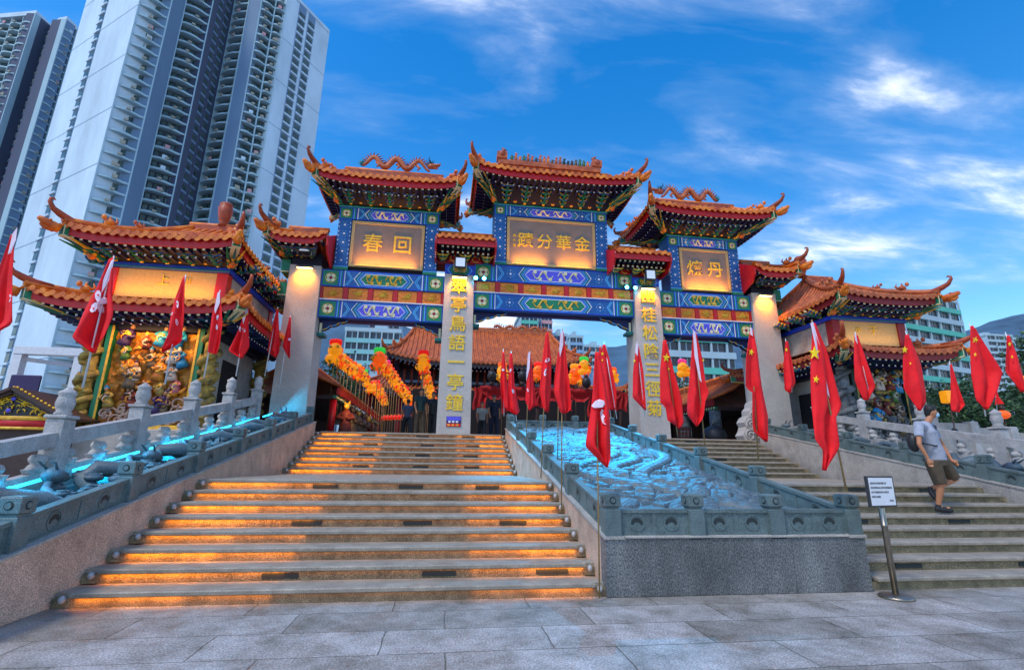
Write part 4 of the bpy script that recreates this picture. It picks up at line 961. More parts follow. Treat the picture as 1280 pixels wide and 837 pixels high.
def pavilion(label, x0, x1, yf, depth, dz, warm, wallm, chars, finx, mur):
    cx, cy = (x0+x1)/2, yf+depth/2; bx, by = (x1-x0)/2, depth/2
    t = thing('pavilion', label, 'pavilion', (cx, cy, 0))
    b = MB().mat('granite'); b.bbox(x0-.35, x1+.35, yf-.35, yf+depth+.35, .003, 2.3+dz*.3, .02); b.build('plinth', t)
    zb = 2.3+dz*.3
    b = MB().mat(wallm); b.box(x0+.32, x1-.32, yf+.2, yf+depth-.2, zb+.002, 5.3+dz); b.mat('dark_void'); 
    for s, xs in ((-1, x0+.32), (1, x1-.32)): b.box(*sorted((xs, xs+s*.01)), yf+1.3, yf+2.5, zb+.05, 4.5+dz)
    b.build('wall', t)
    for (x, y) in ((x0+.12, yf+.05), (x1-.12, yf+.05), (x0+.12, yf+depth-.05), (x1-.12, yf+depth-.05)):
        dragon_column(t, x, y, zb, 5.25+dz, .17, 'rock_gold' if warm else 'rock')
    # mural wall with carved figures
    a, c = x0+.55, x1-.50
    m = MB().mat('mural_gold' if warm else 'rock', True)
    Rn = lambda u, v: (a+(c-a)*u, yf+.13-.16*abs(noise.noise(Vector((u*7, v*9, mur))))-.05*noise.noise(Vector((u*22, v*22, mur))), zb+.15+(4.95+dz-zb-.15)*v)
    m.grid(Rn, 50, 50); M_ = m.build('mural', t)
    f = MB()
    for (p, q) in ((a-.17, a-.002), (c+.002, c+.17)):
        f.mat('green' if warm else 'teal_dark'); f.bbox(p, q, yf-.04, yf+.19, zb+.01, 5.1+dz, .015); f.mat('gold_paint' if warm else 'rock_gold'); f.box(p+.12 if p < a else p-.006, (p+.175) if p < a else p+.05, yf-.055, yf-.041, zb+.02, 5.08+dz)
    f.mat('gold_paint' if warm else 'granite'); f.bbox(a-.17, c+.17, yf-.08, yf+.18, zb-.002, zb+.12, .01); f.build('mural_frame', t)
    Rr = random.Random(mur)
    cols = ['robe_blue', 'robe', 'robe_green', 'robe_pink', 'purple', 'robe_white', 'robe', 'mural_gold', 'mural_gold', 'rock_gold', 'bronze'] if warm else ['rock', 'bronze', 'robe', 'robe_white', 'rock_gold', 'robe_blue', 'robe_green']
    hats = ['robe_blue', 'wood_dark', 'gold_paint', 'purple', 'robe_blue']
    for r in range(5):
        for k in range(4):
            x = a+.25+(c-a-.5)*min(1, max(0, (k+.5*(r % 2)+Rr.uniform(-.35, .35))/3.3)); z = zb+.55+r*.40+Rr.uniform(-.15, .15); s_ = Rr.uniform(.42, .72)
            b = MB(); blob_figure(b, 0, 0, 0, s_, Rr.choice(cols), 'face' if warm else 'bronze', Rr.choice(hats) if Rr.random() < .6 else None)
            for q in range(3): an = Rr.uniform(0, 6.3); b.mat(Rr.choice(['robe_white', 'mural_gold' if warm else 'rock', 'gold_paint', 'wood_dark']), True); b.tube([(.05*t*math.cos(an+t*.9)*s_*1.4+.1*s_*math.cos(an), -.16*s_-.01*t, .45*s_+.05*t*math.sin(an+t*.9)*1.4*s_) for t in range(5)], [.012, .03, .03, .02, .006], 5)
            Mx = Matrix.Rotation(Rr.uniform(-.45, .45), 3, 'Y'); b.v = [tuple(Mx @ Vector(p)+Vector((x, yf+.0, z))) for p in b.v]
            b.build('mural_figure', M_)
    b = MB().mat('mural_wave' if warm else 'rock', True)
    for k in range(34):
        x = Rr.uniform(a+.1, c-.1); z = zb+.2+Rr.random()**2*.9; r = Rr.uniform(.10, .2); b.tube([(x+r*math.cos(q*.6)*(1-q/14), yf-.02-.02*q/8, z+r*math.sin(q*.6)*(1-q/14)) for q in range(12)], [.03]*12, 5)
    b.build('mural_waves', M_)
    b = MB().mat('mural_gold' if warm else 'rock_gold', True)
    for k in range(46):
        x = Rr.uniform(a+.25, c-.25); z = Rr.uniform(zb+.9, 4.7+dz); an = Rr.uniform(0, 6.3); L_ = Rr.uniform(.12, .22)
        b.tube([(x+L_*t*math.cos(an+t*.8), yf-.0-.03*math.sin(t*3), z+L_*t*math.sin(an+t*.8)) for t in (0, .3, .6, .9, 1.2)], [.02, .05, .06, .04, .01], 6)
    b.build('mural_clouds', M_)
    # beams above the mural
    b = MB().mat('navy_dark'); b.bbox(x0, x1, yf-.02, yf+depth+.02, 4.98+dz, 5.34+dz, .01); b.build('architrave', t)
    fin = (finx, cy)
    lower = hip_roof(t, 'lower_roof', cx, cy, bx+(1.02 if warm else .78), by+1.2, 5.48+dz, .78, bx*.05, .24, (bx+.05, by+.05), 5.25+dz, brk=5, tilem='tile' if warm else 'tile_worn', fascia='red' if warm else 'red_dark', headm='tile', horn='tile_dark')
    # upper storey
    ux0, ux1, uy0, uy1 = x0-.02, x1+.02, yf-.02, yf+depth+.02; z0 = 6.05+dz; z1 = 6.78+dz
    for (p, q) in ((ux0, ux0+.3), (ux1-.3, ux1)):
        for (r, s) in ((uy0, uy0+.3), (uy1-.3, uy1)): MB().mat('red' if warm else 'red_dark').bbox(p, q, r, s, z0-.1, z1, .01).build('upper_post', t)
    b = MB().mat('plaque_frame'); b.box(ux0+.302, ux1-.302, uy0+.05, uy0+.2, z0-.1, z1-.002); b.box(ux0+.302, ux1-.302, uy1-.2, uy1-.05, z0-.1, z1-.002); b.mat('granite'); b.box(ux0+.05, ux0+.2, uy0+.302, uy1-.302, z0-.1, z1-.002); b.box(ux1-.2, ux1-.05, uy0+.302, uy1-.302, z0-.1, z1-.002)
    P_ = b.build('plaque', t)
    for ch_, u, sz in chars: text_mesh(ch_, 'gold_character', 'gold', P_, (ux0+.3+(ux1-ux0-.6)*u, uy0+.035, (z0+z1)/2+.06), (1, 0, 0), (0, 0, 1), sz, .012)
    b = MB().mat('blue'); b.bbox(ux0-.05, ux1+.05, uy0-.06, uy1+.06, z1+.002, z1+.16, .01); b.mat('green'); b.box(ux0-.06, ux1+.06, uy0-.07, uy0-.061, z1+.02, z1+.05); b.build('painted_tie_beam', t)
    up_ = hip_roof(t, 'upper_roof', cx, cy, bx+(.6 if warm else .45), by+1.1, 7.36+dz, 1.62, bx*.35, .17, (bx+.1, by+.1), z1+.165, brk=5, tilem='tile' if warm else 'tile_worn', fascia='red' if warm else 'red_dark', horn='tile_dark')
    b = MB().mat('tile_dark', True); b.lathe((finx, cy, 9.15+dz), [(.17, 0), (.12, .12), (.16, .2), (.21, .45), (.23, .68), (.18, .72), (.21, .8), (.17, .85)], 14); b.build('finial_vase', up_)
    if warm:
        area((cx, yf-.28, 6.02), (cx, yf+.05, 6.7), 2.6, .06, 18, (1, .38, .03), 'plaque_light')
        for u in (.3, .7): area((a+(c-a)*u, yf-.45, 5.05), (a+(c-a)*u, yf+.0, 3.6), .8, .1, 20, (1, .5, .15), 'mural_light')
    else: area((cx, yf-.28, 6.02+dz), (cx, yf+.05, 6.7+dz), 2.2, .06, 5, (1, .6, .3), 'plaque_light')
    return t
pavilion('lit two-tiered pavilion with a golden figure mural left of the gate', -8.5, -5.32, 8.0, 3.9, 0, True, 'granite', (('上', .46, .34), ('川', .70, .22)), -6.6, 3)
pavilion('unlit two-tiered pavilion with a grey figure mural right of the gate', 14.2, 17.0, 8.3, 3.9, -.28, False, 'granite', (('小', .32, .22), ('子', .58, .34)), 14.95, 8)
# ------------------------------------------------------------------ flags
def flag(label, pole_top, pole_bot, left, right, D, kind, group, stars=(), petals=(), sleeve=None, polem='pole_white', rad=.014, kd='national'):
    """left / right edges of the limp cloth in photo pixels, hung in the upright plane through the pole"""
    Y = D; top = atY(*pole_top, Y); bot = atY(*pole_bot, Y)
    t = thing('flag', label, 'flag', tuple(bot), group)
    b = MB().mat(polem, True); b.tube([bot, top+Vector((0, 0, .03))], [rad*1.1, rad*.8], 7); b.build('pole', t)
    sc = (Y-CAM.y)/616
    def edge(E, f):
        L_ = [0]; 
        for i in range(len(E)-1): L_.append(L_[-1]+math.hypot(E[i+1][0]-E[i][0], E[i+1][1]-E[i][1]))
        d = f*L_[-1]
        for i in range(len(E)-1):
            if d <= L_[i+1]+1e-6: g = (d-L_[i])/max(1e-6, L_[i+1]-L_[i]); return (E[i][0]+(E[i+1][0]-E[i][0])*g, E[i][1]+(E[i+1][1]-E[i][1])*g)
        return E[-1]
    ph = rnd.uniform(0, 6); fq = rnd.uniform(5, 11); fv = rnd.uniform(-2.5, 3.0)
    def P(u, v):
        a, c = edge(left, v), edge(right, v); p = atY(a[0]+(c[0]-a[0])*u, a[1]+(c[1]-a[1])*u, Y)
        w_ = abs(c[0]-a[0])*sc
        p.y += -.03-min(.14, .25*w_)*math.sin(u*fq+ph+v*fv)*(.25+.75*v)-.03*math.sin(u*15+v*5+ph)*v
        return p
    b = MB().mat('flag_red', True); b.grid(P, 16, 22); o = b.build('cloth', t)
    md = o.modifiers.new('thick', 'SOLIDIFY'); md.thickness = .004
    def surf(px_, py_, dy):   # point just in front of the cloth at that photo pixel
        v = 0; best = None
        for k in range(41):
            v = k/40; a, c = edge(left, v), edge(right, v)
            yy = (a[1]+c[1])/2; 
            if best is None or abs(yy-py_) < best[0]: best = (abs(yy-py_), v, a, c)
        _, v, a, c = best; u = min(1, max(0, (px_-a[0])/max(1e-3, c[0]-a[0])))
        q = P(u, v); r_ = atY(px_, py_, q.y+dy); return r_
    for (sx, sy, r, rot) in stars:
        b = MB().mat('flag_yellow'); vs = []
        for i in range(10):
            a = rot+PI*i/5-PI/2; rr = r if i % 2 == 0 else r*.42; vs.append(surf(sx+rr*math.cos(a)*.8, sy+rr*math.sin(a), -.02))
        c = surf(sx, sy, -.024); b.add(vs+[c], [(i, (i+1) % 10, 10) for i in range(10)]); s = b.build('star', t)
        md = s.modifiers.new('thick', 'SOLIDIFY'); md.thickness = .004
    for (sx, sy, r, rot, sq) in petals:
        b = MB().mat('flag_white'); pr = [(0, 0), (.35, -.25), (.7, -.3), (1, -.1), (1.02, .12), (.8, .3), (.45, .3), (.15, .18)]
        vs = [surf(sx+(x*math.cos(rot)-y*math.sin(rot))*r*sq, sy+(x*math.sin(rot)+y*math.cos(rot))*r, -.02) for x, y in pr]
        b.add(vs, [tuple(range(8))]); b.mat('flag_red')
        vs = [surf(sx+(x*math.cos(rot)-y*math.sin(rot))*r*sq, sy+(x*math.sin(rot)+y*math.cos(rot))*r, -.026) for x, y in ((.55, -.04), (.68, -.1), (.72, .02), (.66, .1), (.56, .06))]; b.add(vs, [(0, 1, 2, 3, 4)])
        s = b.build('petal', t); md = s.modifiers.new('thick', 'SOLIDIFY'); md.thickness = .003
    if sleeve:
        b = MB().mat('flag_white'); pts = [surf(x, y, -.015) for x, y in sleeve]; b.add(pts, [tuple(range(len(pts)))]); s = b.build('sleeve', t); md = s.modifiers.new('thick', 'SOLIDIFY'); md.thickness = .004
    return t
def flower(cx, cy, r, rot, sq=.8, n=5): return [(cx, cy, r, rot+2*PI*k/n, sq) for k in range(n)]
HKL = 'red flags with white flowers along the left balustrade'
flag('large red flag cut off by the left edge of the photo', (-7, 250), (-14, 560), [(16, 296), (0, 345), (-22, 430)], [(21, 290), (20, 345), (25, 408), (8, 415), (2, 436)], .35, 'hk', HKL, petals=[(10, 378, 12, -.9, .5)], sleeve=[(16, 292), (22, 284), (20, 300), (14, 316), (10, 318)])
flag('large red flower flag in front of the left half of the golden mural', (142, 322), (103, 485), [(138, 325), (124, 360), (108, 390), (92, 424), (117, 441)], [(143, 322), (143, 370), (147, 396), (138, 425), (120, 442)], 1.75, 'hk', HKL, petals=flower(122, 378, 15, -1.5, .85)[:4], sleeve=[(139, 326), (143, 323), (138, 348), (127, 366), (129, 350)])
flag('slim red flower flag hanging before the right edge of the mural', (232, 345), (206, 480), [(230, 347), (216, 385), (203, 438)], [(232, 346), (232, 390), (229, 428), (212, 437), (205, 441)], 3.6, 'hk', HKL, petals=[(222, 385, 9, -1.7, .6), (220, 398, 9, 1.2, .6), (219, 390, 8, 2.7, .6)])
flag('thin red flower flag in front of the pavilion corner column', (275, 364), (255, 472), [(273, 366), (266, 395), (262, 441), (270, 443)], [(276, 365), (280, 405), (276, 430), (271, 443)], 5.4, 'hk', HKL, petals=[(271, 400, 7, -1.2, .6), (271, 405, 7, 1.6, .6)], sleeve=[(272, 366), (275, 364), (275, 378), (269, 392), (268, 386)])
flag('folded red flower flag in front of the pavilion side wall', (311, 378), (295, 470), [(309, 380), (300, 410), (288, 440), (302, 448)], [(312, 379), (311, 410), (311, 432), (303, 448)], 7.25, 'hk', HKL, petals=[(300, 415, 7, -1.6, .6), (303, 410, 7, .6, .6)], sleeve=[(309, 380), (311, 378), (310, 390), (304, 405), (303, 398)])
flag('red flower flag second nearest the leftmost gate pillar', (347, 385), (331, 470), [(346, 387), (339, 415), (334, 440), (345, 447)], [(348, 386), (349, 415), (350, 440), (346, 447)], 9.1, 'hk', HKL)
flag('small red flag overlapping the leftmost gate pillar', (363, 395), (349, 485), [(362, 397), (356, 420), (353, 432), (361, 447)], [(364, 396), (364, 420), (363, 446), (362, 448)], 9.35, 'hk', HKL, petals=[(360, 424, 6, 0, .6)])
HKC = 'red flags with white flowers along the ramp rail'
flag('biggest red flower flag, tied to the front corner post of the ramp', (745, 439), (749.5, 747), [(743, 441), (739, 500), (732, 557), (757, 583)], [(747, 440), (756, 480), (762, 520), (762, 570), (758, 584)], -.22, 'hk', HKC, petals=[(739, 507, 18, -.25, .95), (752, 511, 20, 1.15, .8)], polem='bamboo', rad=.010)
flag('tall red flag tied to the second post of the ramp rail', (703, 413), (701.7, 642), [(700, 417), (697, 450), (692, 490), (700, 515), (705, 517)], [(704, 415), (708, 450), (713, 490), (713, 512), (706, 517)], 1.75, 'hk', HKC, polem='bamboo', rad=.010, sleeve=[(701, 416), (704, 413), (704, 430), (700, 446), (699, 436)])
flag('red flower flag with a curling white petal tied to the third ramp post', (684, 413), (676, 597), [(682, 416), (677, 455), (674, 490), (680, 514)], [(685, 415), (689, 450), (689, 490), (686, 515)], 3.2, 'hk', HKC, petals=[(681, 452, 8, -.5, .8), (683, 460, 10, 1.9, .6)], polem='bamboo', rad=.010)
flag('dark red flag partly behind the tall one on the ramp rail', (698.5, 437), (697, 580), [(697, 440), (694, 465), (692, 482), (694, 500)], [(700, 440), (702, 465), (704, 482), (700, 500)], 3.9, 'hk', HKC, polem='bamboo', rad=.010)
flag('red flag with a white sleeve and leaning pole near the ramp top', (662, 439), (657.5, 556), [(660, 441), (658, 475), (657, 500), (661, 513)], [(663, 440), (667, 475), (671, 505), (662, 513)], 5.3, 'hk', HKC, petals=[(659, 485, 5, 1, .6)], sleeve=[(660, 441), (663, 439), (662, 460), (658, 476), (658, 468)], polem='bamboo', rad=.010)
flag('small red flower flag near the top left corner of the ramp', (639, 440), (645.5, 526), [(637, 442), (635, 480), (634, 512), (644, 518)], [(640, 441), (643, 480), (650, 514), (646, 519)], 8.1, 'hk', HKC, petals=[(637, 465, 5, -1, .7), (640, 486, 6, 1, .7)], polem='pole_white', rad=.012)
flag('farthest red flag of the ramp rail, just right of the left inscribed pillar', (629, 437), (630, 520), [(628, 440), (625, 475), (627, 510)], [(630, 439), (634, 475), (636, 512)], 9.9, 'hk', HKC, petals=[(627, 462, 5, 0, .7)], rad=.012)
flag('starred red flag half hidden behind the biggest flower flag, top right of the ramp', (755, 428), (771, 523), [(753, 431), (750, 460), (750, 490), (758, 512)], [(756, 430), (764, 460), (770, 490), (769, 512)], 9.3, 'cn', 'red flags with yellow stars along the ramp', stars=[(753, 442, 2.5, 0), (753, 450, 1.6, 0)], rad=.012)
flag('dark red flag just above the biggest flower flag', (750, 431), (764, 524), [(749, 434), (745, 470), (744, 500), (752, 515)], [(751, 433), (755, 465), (757, 495), (755, 514)], 9.9, 'cn', 'red flags with yellow stars along the ramp', rad=.012)
CN = 'red flags with yellow stars along the ramp'
flag('tallest starred red flag with a long white sleeve beside the information sign', (1015, 402), (1058, 613), [(1014, 405), (1013, 455), (1013, 520), (1014, 552), (1023, 560), (1026, 587)], [(1017, 404), (1033, 440), (1043, 480), (1050, 508), (1042, 522), (1046, 560), (1030, 588)], -.2, 'cn', CN, stars=[(1018, 441, 9, 0), (1020, 474, 5, .2)], sleeve=[(1013, 404), (1016, 402), (1024, 430), (1037, 497), (1034, 492), (1020, 436)], polem='bamboo', rad=.012)
flag('starred red flag in front of the rightmost gate pillar', (938, 408), (948, 575), [(936, 414), (930, 450), (929, 486), (938, 490), (938, 530), (940, 540), (956, 552)], [(940, 412), (945, 440), (950, 480), (958, 520), (958, 548), (957, 552)], 1.95, 'cn', CN, stars=[(939, 440, 4.5, .3)], sleeve=[(937, 409), (940, 410), (941, 420), (938, 418)], polem='bamboo', rad=.012)
flag('pale-sleeved starred red flag hanging in the right bay opening', (867, 413), (881, 556), [(865, 418), (862, 455), (860, 505), (860, 517), (869, 532)], [(869, 416), (877, 450), (880, 480), (884, 490), (879, 502), (877, 522), (870, 533)], 3.9, 'cn', CN, sleeve=[(866, 413), (869, 414), (873, 450), (877, 478), (874, 474), (868, 445)], polem='bamboo', rad=.012, stars=[(879, 450, 2, 0)])
flag('starred red flag overlapping the right inscribed pillar edge, large star', (830, 422), (847, 545), [(828, 426), (825, 465), (826, 503), (832, 508), (835, 525), (843, 531)], [(832, 425), (841, 465), (850, 500), (853, 530), (848, 536)], 5.75, 'cn', CN, stars=[(833, 447, 6, .1), (836, 461, 2, 0)], polem='bamboo', rad=.012)
flag('narrow starred red flag in front of the right inscribed pillar', (796, 428), (806, 520), [(795, 433), (791, 465), (790, 497), (806, 513)], [(798, 432), (804, 465), (806, 495), (807, 512)], 7.6, 'cn', CN, stars=[(793, 451, 2.4, 0)], rad=.012, sleeve=[(795, 429), (798, 430), (797, 445), (794, 440)])
CR = 'red flags with yellow stars along the right balustrade'
flag('small starred red flag at the right edge of the rightmost gate pillar', (982, 424), (990, 490), [(981, 427), (979, 455), (980, 487), (986, 491)], [(984, 426), (990, 455), (995, 478), (988, 490)], 7.6, 'cn', CR, stars=[(983, 437, 2.5, 0)], rad=.012)
flag('folded red flag in front of the grey dragon column', (1069, 416), (1088, 498), [(1067, 420), (1067, 450), (1069, 475), (1080, 500)], [(1071, 419), (1083, 455), (1093, 484), (1084, 500)], 5.2, 'cn', CR, rad=.012, sleeve=[(1068, 417), (1070, 418), (1072, 430), (1069, 425)])
flag('red flag with one big star in front of the grey mural', (1132, 415), (1160, 512), [(1130, 419), (1129, 450), (1131, 485), (1147, 513)], [(1134, 418), (1150, 455), (1159, 490), (1158, 503), (1149, 513)], 3.7, 'cn', CR, stars=[(1131, 437, 5, 0), (1138, 454, 1.8, 0)], rad=.012)
flag('wide starred red flag against the mountain and pale tower', (1212, 405), (1232, 520), [(1211, 408), (1213, 440), (1217, 475), (1219, 500), (1229, 512)], [(1214, 407), (1231, 435), (1250, 465), (1243, 490), (1232, 511)], 2.3, 'cn', CR, stars=[(1219, 425, 5, .3), (1219, 443, 2.6, 0)], rad=.012)
flag('starred red flag cut close to the right edge of the photo', (1257, 417), (1290, 520), [(1256, 420), (1254, 445), (1254, 465), (1275, 490)], [(1259, 419), (1270, 445), (1277, 475), (1280, 490)], 1.5, 'cn', CR, stars=[(1262, 430, 3, 0), (1265, 446, 2, 0)], rad=.012)
flag('thin dark red flag in the gap before the green apartment block', (1187, 452), (1196, 520), [(1186, 456), (1187, 480), (1191, 514)], [(1188, 455), (1197, 485), (1204, 506), (1196, 515)], 6.2, 'cn', CR, rad=.012)
flag('tiny red flag behind the widest starred flag', (1244, 486), (1247, 520), [(1243, 489), (1243, 497), (1242, 506)], [(1245, 488), (1248, 497), (1251, 505)], 9, 'cn', CR, rad=.012)
# ------------------------------------------------------------------ far buildings
class Pool:
    """windows of one building: the first hundred are parts, the rest one part"""
    def __init__(s, parent, m='tower_glass'): s.p = parent; s.n = 0; s.rest = MB().mat(m); s.m = m
    def quad(s, O, d, n, s0, s1, z0, z1, o):
        O = Vector(O); vs = [O+d*a+n*b+Vector((0, 0, c)) for c in (z0, z1) for (a, b) in ((s0, o-.12), (s1, o-.12), (s1, o), (s0, o))]
        fs = [(0,3,2,1),(4,5,6,7),(0,1,5,4),(1,2,6,5),(2,3,7,6),(3,0,4,7)]
        s.n += 1
        if s.n <= 100: MB().mat(s.m).add(vs, fs).build('window', s.p)
        else: s.rest.add(vs, fs)
    def done(s):
        if s.rest.v: s.rest.build('windows', s.p, kind='stuff')
def seg_frame(a, c):
    A = Vector((a[0], a[1], 0)); B = Vector((c[0], c[1], 0)); d = (B-A).normalized(); n = Vector((d.y, -d.x, 0))
    if n.y > 0 and n.dot(Vector((CAM.x-A.x, CAM.y-A.y, 0))) < 0: n = -n
    return A, d, n, (B-A).length
def tower(name, label, pts, H, types, z0=0, fl=2.9, pools='tower_glass', back=22):
    t = thing(name, label, 'tower block', (pts[0][0], pts[0][1], 0)); pool = Pool(t, pools)
    XY = [(atY(u, 201, Y).x, Y) for u, Y in pts]; nf = int((H-z0)/fl)
    core = MB().mat('tower_grey'); poly = XY+[(XY[-1][0]*1.28, XY[-1][1]+back), (XY[0][0]*1.1, XY[0][1]+back)]
    Rr = random.Random(int(pts[0][1]))
    for k, ty in enumerate(types):
        A, d, n, L_ = seg_frame(XY[k], XY[k+1]); P = lambda s, o, z: A+d*s+n*o+Vector((0, 0, z)); zt = H
        w_ = MB()
        if ty[0] == 'w':
            w_.mat('tower_white'); w_.add([P(0, 0, z0), P(L_, 0, z0), P(L_, -4, z0), P(0, -4, z0), P(0, 0, zt), P(L_, 0, zt), P(L_, -4, zt), P(0, -4, zt)], [(0,3,2,1),(4,5,6,7),(0,1,5,4),(1,2,6,5),(2,3,7,6),(3,0,4,7)])
            w_.mat('tower_grey')
            for f in range(4, nf, 5):   # panel joints
                z = z0+f*fl; w_.add([P(.0, .03, z), P(L_, .03, z), P(L_, .03, z+.16), P(0, .03, z+.16)], [(0, 1, 2, 3)])
            for u in ty[1]:
                w_.mat('tower_grey'); w_.obox(P(L_*u+1.0, .0, (z0+zt)/2), d*1.35, n*.06, Vector((0, 0, (zt-z0)/2)))
                for f in range(nf): pool.quad(P(0, 0, 0), d, n, L_*u, L_*u+2.0, z0+f*fl+.7, z0+f*fl+2.4, .16)
                w_.mat('tower_white')
                for f in range(nf): z = z0+f*fl; w_.obox(P(L_*u+1., .2, z+.2), d*1.3, n*.2, Vector((0, 0, .28)))
            w_.build('gable_wall', t)
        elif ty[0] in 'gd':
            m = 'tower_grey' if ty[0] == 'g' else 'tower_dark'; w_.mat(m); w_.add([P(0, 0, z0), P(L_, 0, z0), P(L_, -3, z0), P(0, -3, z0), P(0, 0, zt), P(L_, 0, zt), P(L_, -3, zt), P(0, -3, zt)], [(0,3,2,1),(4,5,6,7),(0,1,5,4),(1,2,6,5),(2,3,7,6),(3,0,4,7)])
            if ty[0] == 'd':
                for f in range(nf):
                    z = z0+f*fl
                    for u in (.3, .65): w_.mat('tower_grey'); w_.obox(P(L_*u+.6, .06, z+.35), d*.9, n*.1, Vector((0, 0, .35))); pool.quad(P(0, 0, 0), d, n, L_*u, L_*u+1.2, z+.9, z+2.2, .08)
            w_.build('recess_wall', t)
        else:
            w_.mat('tower_dark'); w_.add([P(0, -1.6, z0), P(L_, -1.6, z0), P(L_, -5, z0), P(0, -5, z0), P(0, -1.6, zt), P(L_, -1.6, zt), P(L_, -5, zt), P(0, -5, zt)], [(0,3,2,1),(4,5,6,7),(0,1,5,4),(1,2,6,5),(2,3,7,6),(3,0,4,7)])
            w_.mat('tower_slab'); 
            for s in (0, L_): w_.obox(P(s, -.7, (z0+zt)/2), d*.14, n*.9, Vector((0, 0, (zt-z0)/2)))
            w_.build('rear_wall', t)
            for half, (fa, fb) in enumerate(((0, nf),)):
                b = MB(); nb = max(1, round(L_/4.2))
                for f in range(nf):
                    z = z0+f*fl
                    pl_ = []
                    for i in range(nb*6+1):
                        s = L_*i/(nb*6); q = i % 6; o = (.0, .35, .55, .55, .35, .0)[q] if q < 6 else 0
                        pl_.append((s, o))
                    b.mat('tower_slab')
                    vs = [P(s, o, z) for s, o in pl_]+[P(s, o, z+.5) for s, o in pl_]; m = len(pl_)
                    b.add(vs+[P(s, -1.6, z) for s, o in pl_]+[P(s, o-.12, z+.5) for s, o in pl_]+[P(s, o-.12, z+.2) for s, o in pl_], [(i, i+1, m+i+1, m+i) for i in range(m-1)]+[(i+1, i, 2*m+i, 2*m+i+1) for i in range(m-1)]+[(m+i, m+i+1, 3*m+i+1, 3*m+i) for i in range(m-1)]+[(4*m+i, 3*m+i, 3*m+i+1, 4*m+i+1) for i in range(m-1)])
                    for i in range(nb):
                        for (u, w2) in ((.07, .17), (.30, .17), (.54, .17), (.77, .17)): pool.quad(P(0, 0, 0), d, n, L_*(i+u)/nb, L_*(i+u+w2)/nb, z+.35, z+2.6, -1.15+.3*Rr.random())
                        if i: b.mat('tower_slab'); b.obox(P(L_*i/nb, -.8, z+fl/2), d*.1, n*.8, Vector((0, 0, fl/2)))
                        if Rr.random() < .6: b.mat('tower_beige'); b.obox(P(L_*(i+.5)/nb+Rr.uniform(-.4, .4), .6, z+.62), d*.4, n*.25, Vector((0, 0, .28)))
                        if Rr.random() < .25: b.mat(Rr.choice(['bld_pink', 'tower_white', 'tower_beige'])); b.obox(P(L_*(i+.5)/nb+Rr.uniform(-.4, .4), .58, z+.8), d*.5, n*.1, Vector((0, 0, .5)))
                b.build('balcony_stack', t)
    r = MB().mat('tower_white'); 
    r.add([(x, y, H-.5) for x, y in poly]+[(x, y, H+1.2) for x, y in poly], [tuple(range(len(poly))), tuple(range(2*len(poly)-1, len(poly)-1, -1))]+[(i, len(poly)+i, len(poly)+(i+1) % len(poly), (i+1) % len(poly)) for i in range(len(poly))]); r.build('roof_slab', t)
    pool.done(); return t
HT = atY(415, 42, 134).z
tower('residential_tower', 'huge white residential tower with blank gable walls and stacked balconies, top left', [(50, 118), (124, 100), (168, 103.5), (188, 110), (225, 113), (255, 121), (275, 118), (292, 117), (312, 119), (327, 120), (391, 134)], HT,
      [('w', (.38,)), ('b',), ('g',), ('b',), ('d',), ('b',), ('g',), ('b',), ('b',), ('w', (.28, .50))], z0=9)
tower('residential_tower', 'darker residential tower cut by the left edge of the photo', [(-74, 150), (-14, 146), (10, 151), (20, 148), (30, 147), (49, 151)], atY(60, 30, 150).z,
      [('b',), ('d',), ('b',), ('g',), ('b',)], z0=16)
def block(label, u0, u1, vt, vb, Y, depth, wallm, bandm, fl, nw, winm='win_dark', kind='bands', rot=0., name='apartment_block'):
    a, c = atY(u0, vt, Y), atY(u1, vt, Y); zt = (a.z+c.z)/2; z0 = 1.5; A = Vector((a.x, Y-rot*(c.x-a.x)/2, 0)); B = Vector((c.x, Y+rot*(c.x-a.x)/2, 0))
    t = thing(name, label, 'building', tuple(A)); d = (B-A).normalized(); n = Vector((d.y, -d.x, 0)); n = n if n.y < 0 else -n; L_ = (B-A).length; P = lambda s, o, z: A+d*s+n*o+Vector((0, 0, z))
    w_ = MB().mat(wallm); w_.obox(P(L_/2, -depth/2, (z0+zt)/2), d*L_/2, n*depth/2, Vector((0, 0, (zt-z0)/2))); w_.build('wall', t)
    pool = Pool(t, winm); nf = int((zt-z0)/fl); zlow = min(atY(u0, vb, Y).z, atY(u1, vb, Y).z)-2
    b = MB().mat(bandm)
    for f in range(nf):
        z = zt-(f+1)*fl
        if z < zlow: break
        b.mat(bandm if (f//1) % 2 == 0 or kind != 'two' else 'bld_pale'); b.obox(P(L_/2, .35, z+.45), d*L_/2, n*.35, Vector((0, 0, fl*.2)))
        for i in range(nw): pool.quad(P(0, 0, 0), d, n, L_*(i+.10)/nw, L_*(i+.90)/nw, z+fl*.36, z+fl*.93, .12)
    b.mat(wallm)
    for i in range(0, nw+1, 2): b.obox(P(L_*i/nw, .4, (zlow+zt)/2), d*.16, n*.2, Vector((0, 0, (zt-zlow)/2)))
    b.build('balcony_bands', t)
    r = MB().mat('bld_pale'); r.obox(P(L_/2, -depth/2, zt+.5), d*(L_/2+.4), n*(depth/2+.4), Vector((0, 0, .5))); r.obox(P(L_*.6, -depth/2, zt+2), d*(L_*.12), n*(depth*.2), Vector((0, 0, 1.6))); r.build('roof', t); pool.done(); return t
block('turquoise banded slab block seen through the left bay of the gate', 433, 500, 415, 450, 120, 12, 'bld_pale', 'bld_teal', 2.9, 9)
block('pale pink and white tower above the turquoise slab block', 463, 500, 394, 420, 165, 14, 'bld_pale', 'bld_pink', 2.9, 5)
block('green and white tower rising behind the main hall ridge', 651, 672, 394, 450, 150, 14, 'bld_pale', 'bld_green', 3.0, 4)
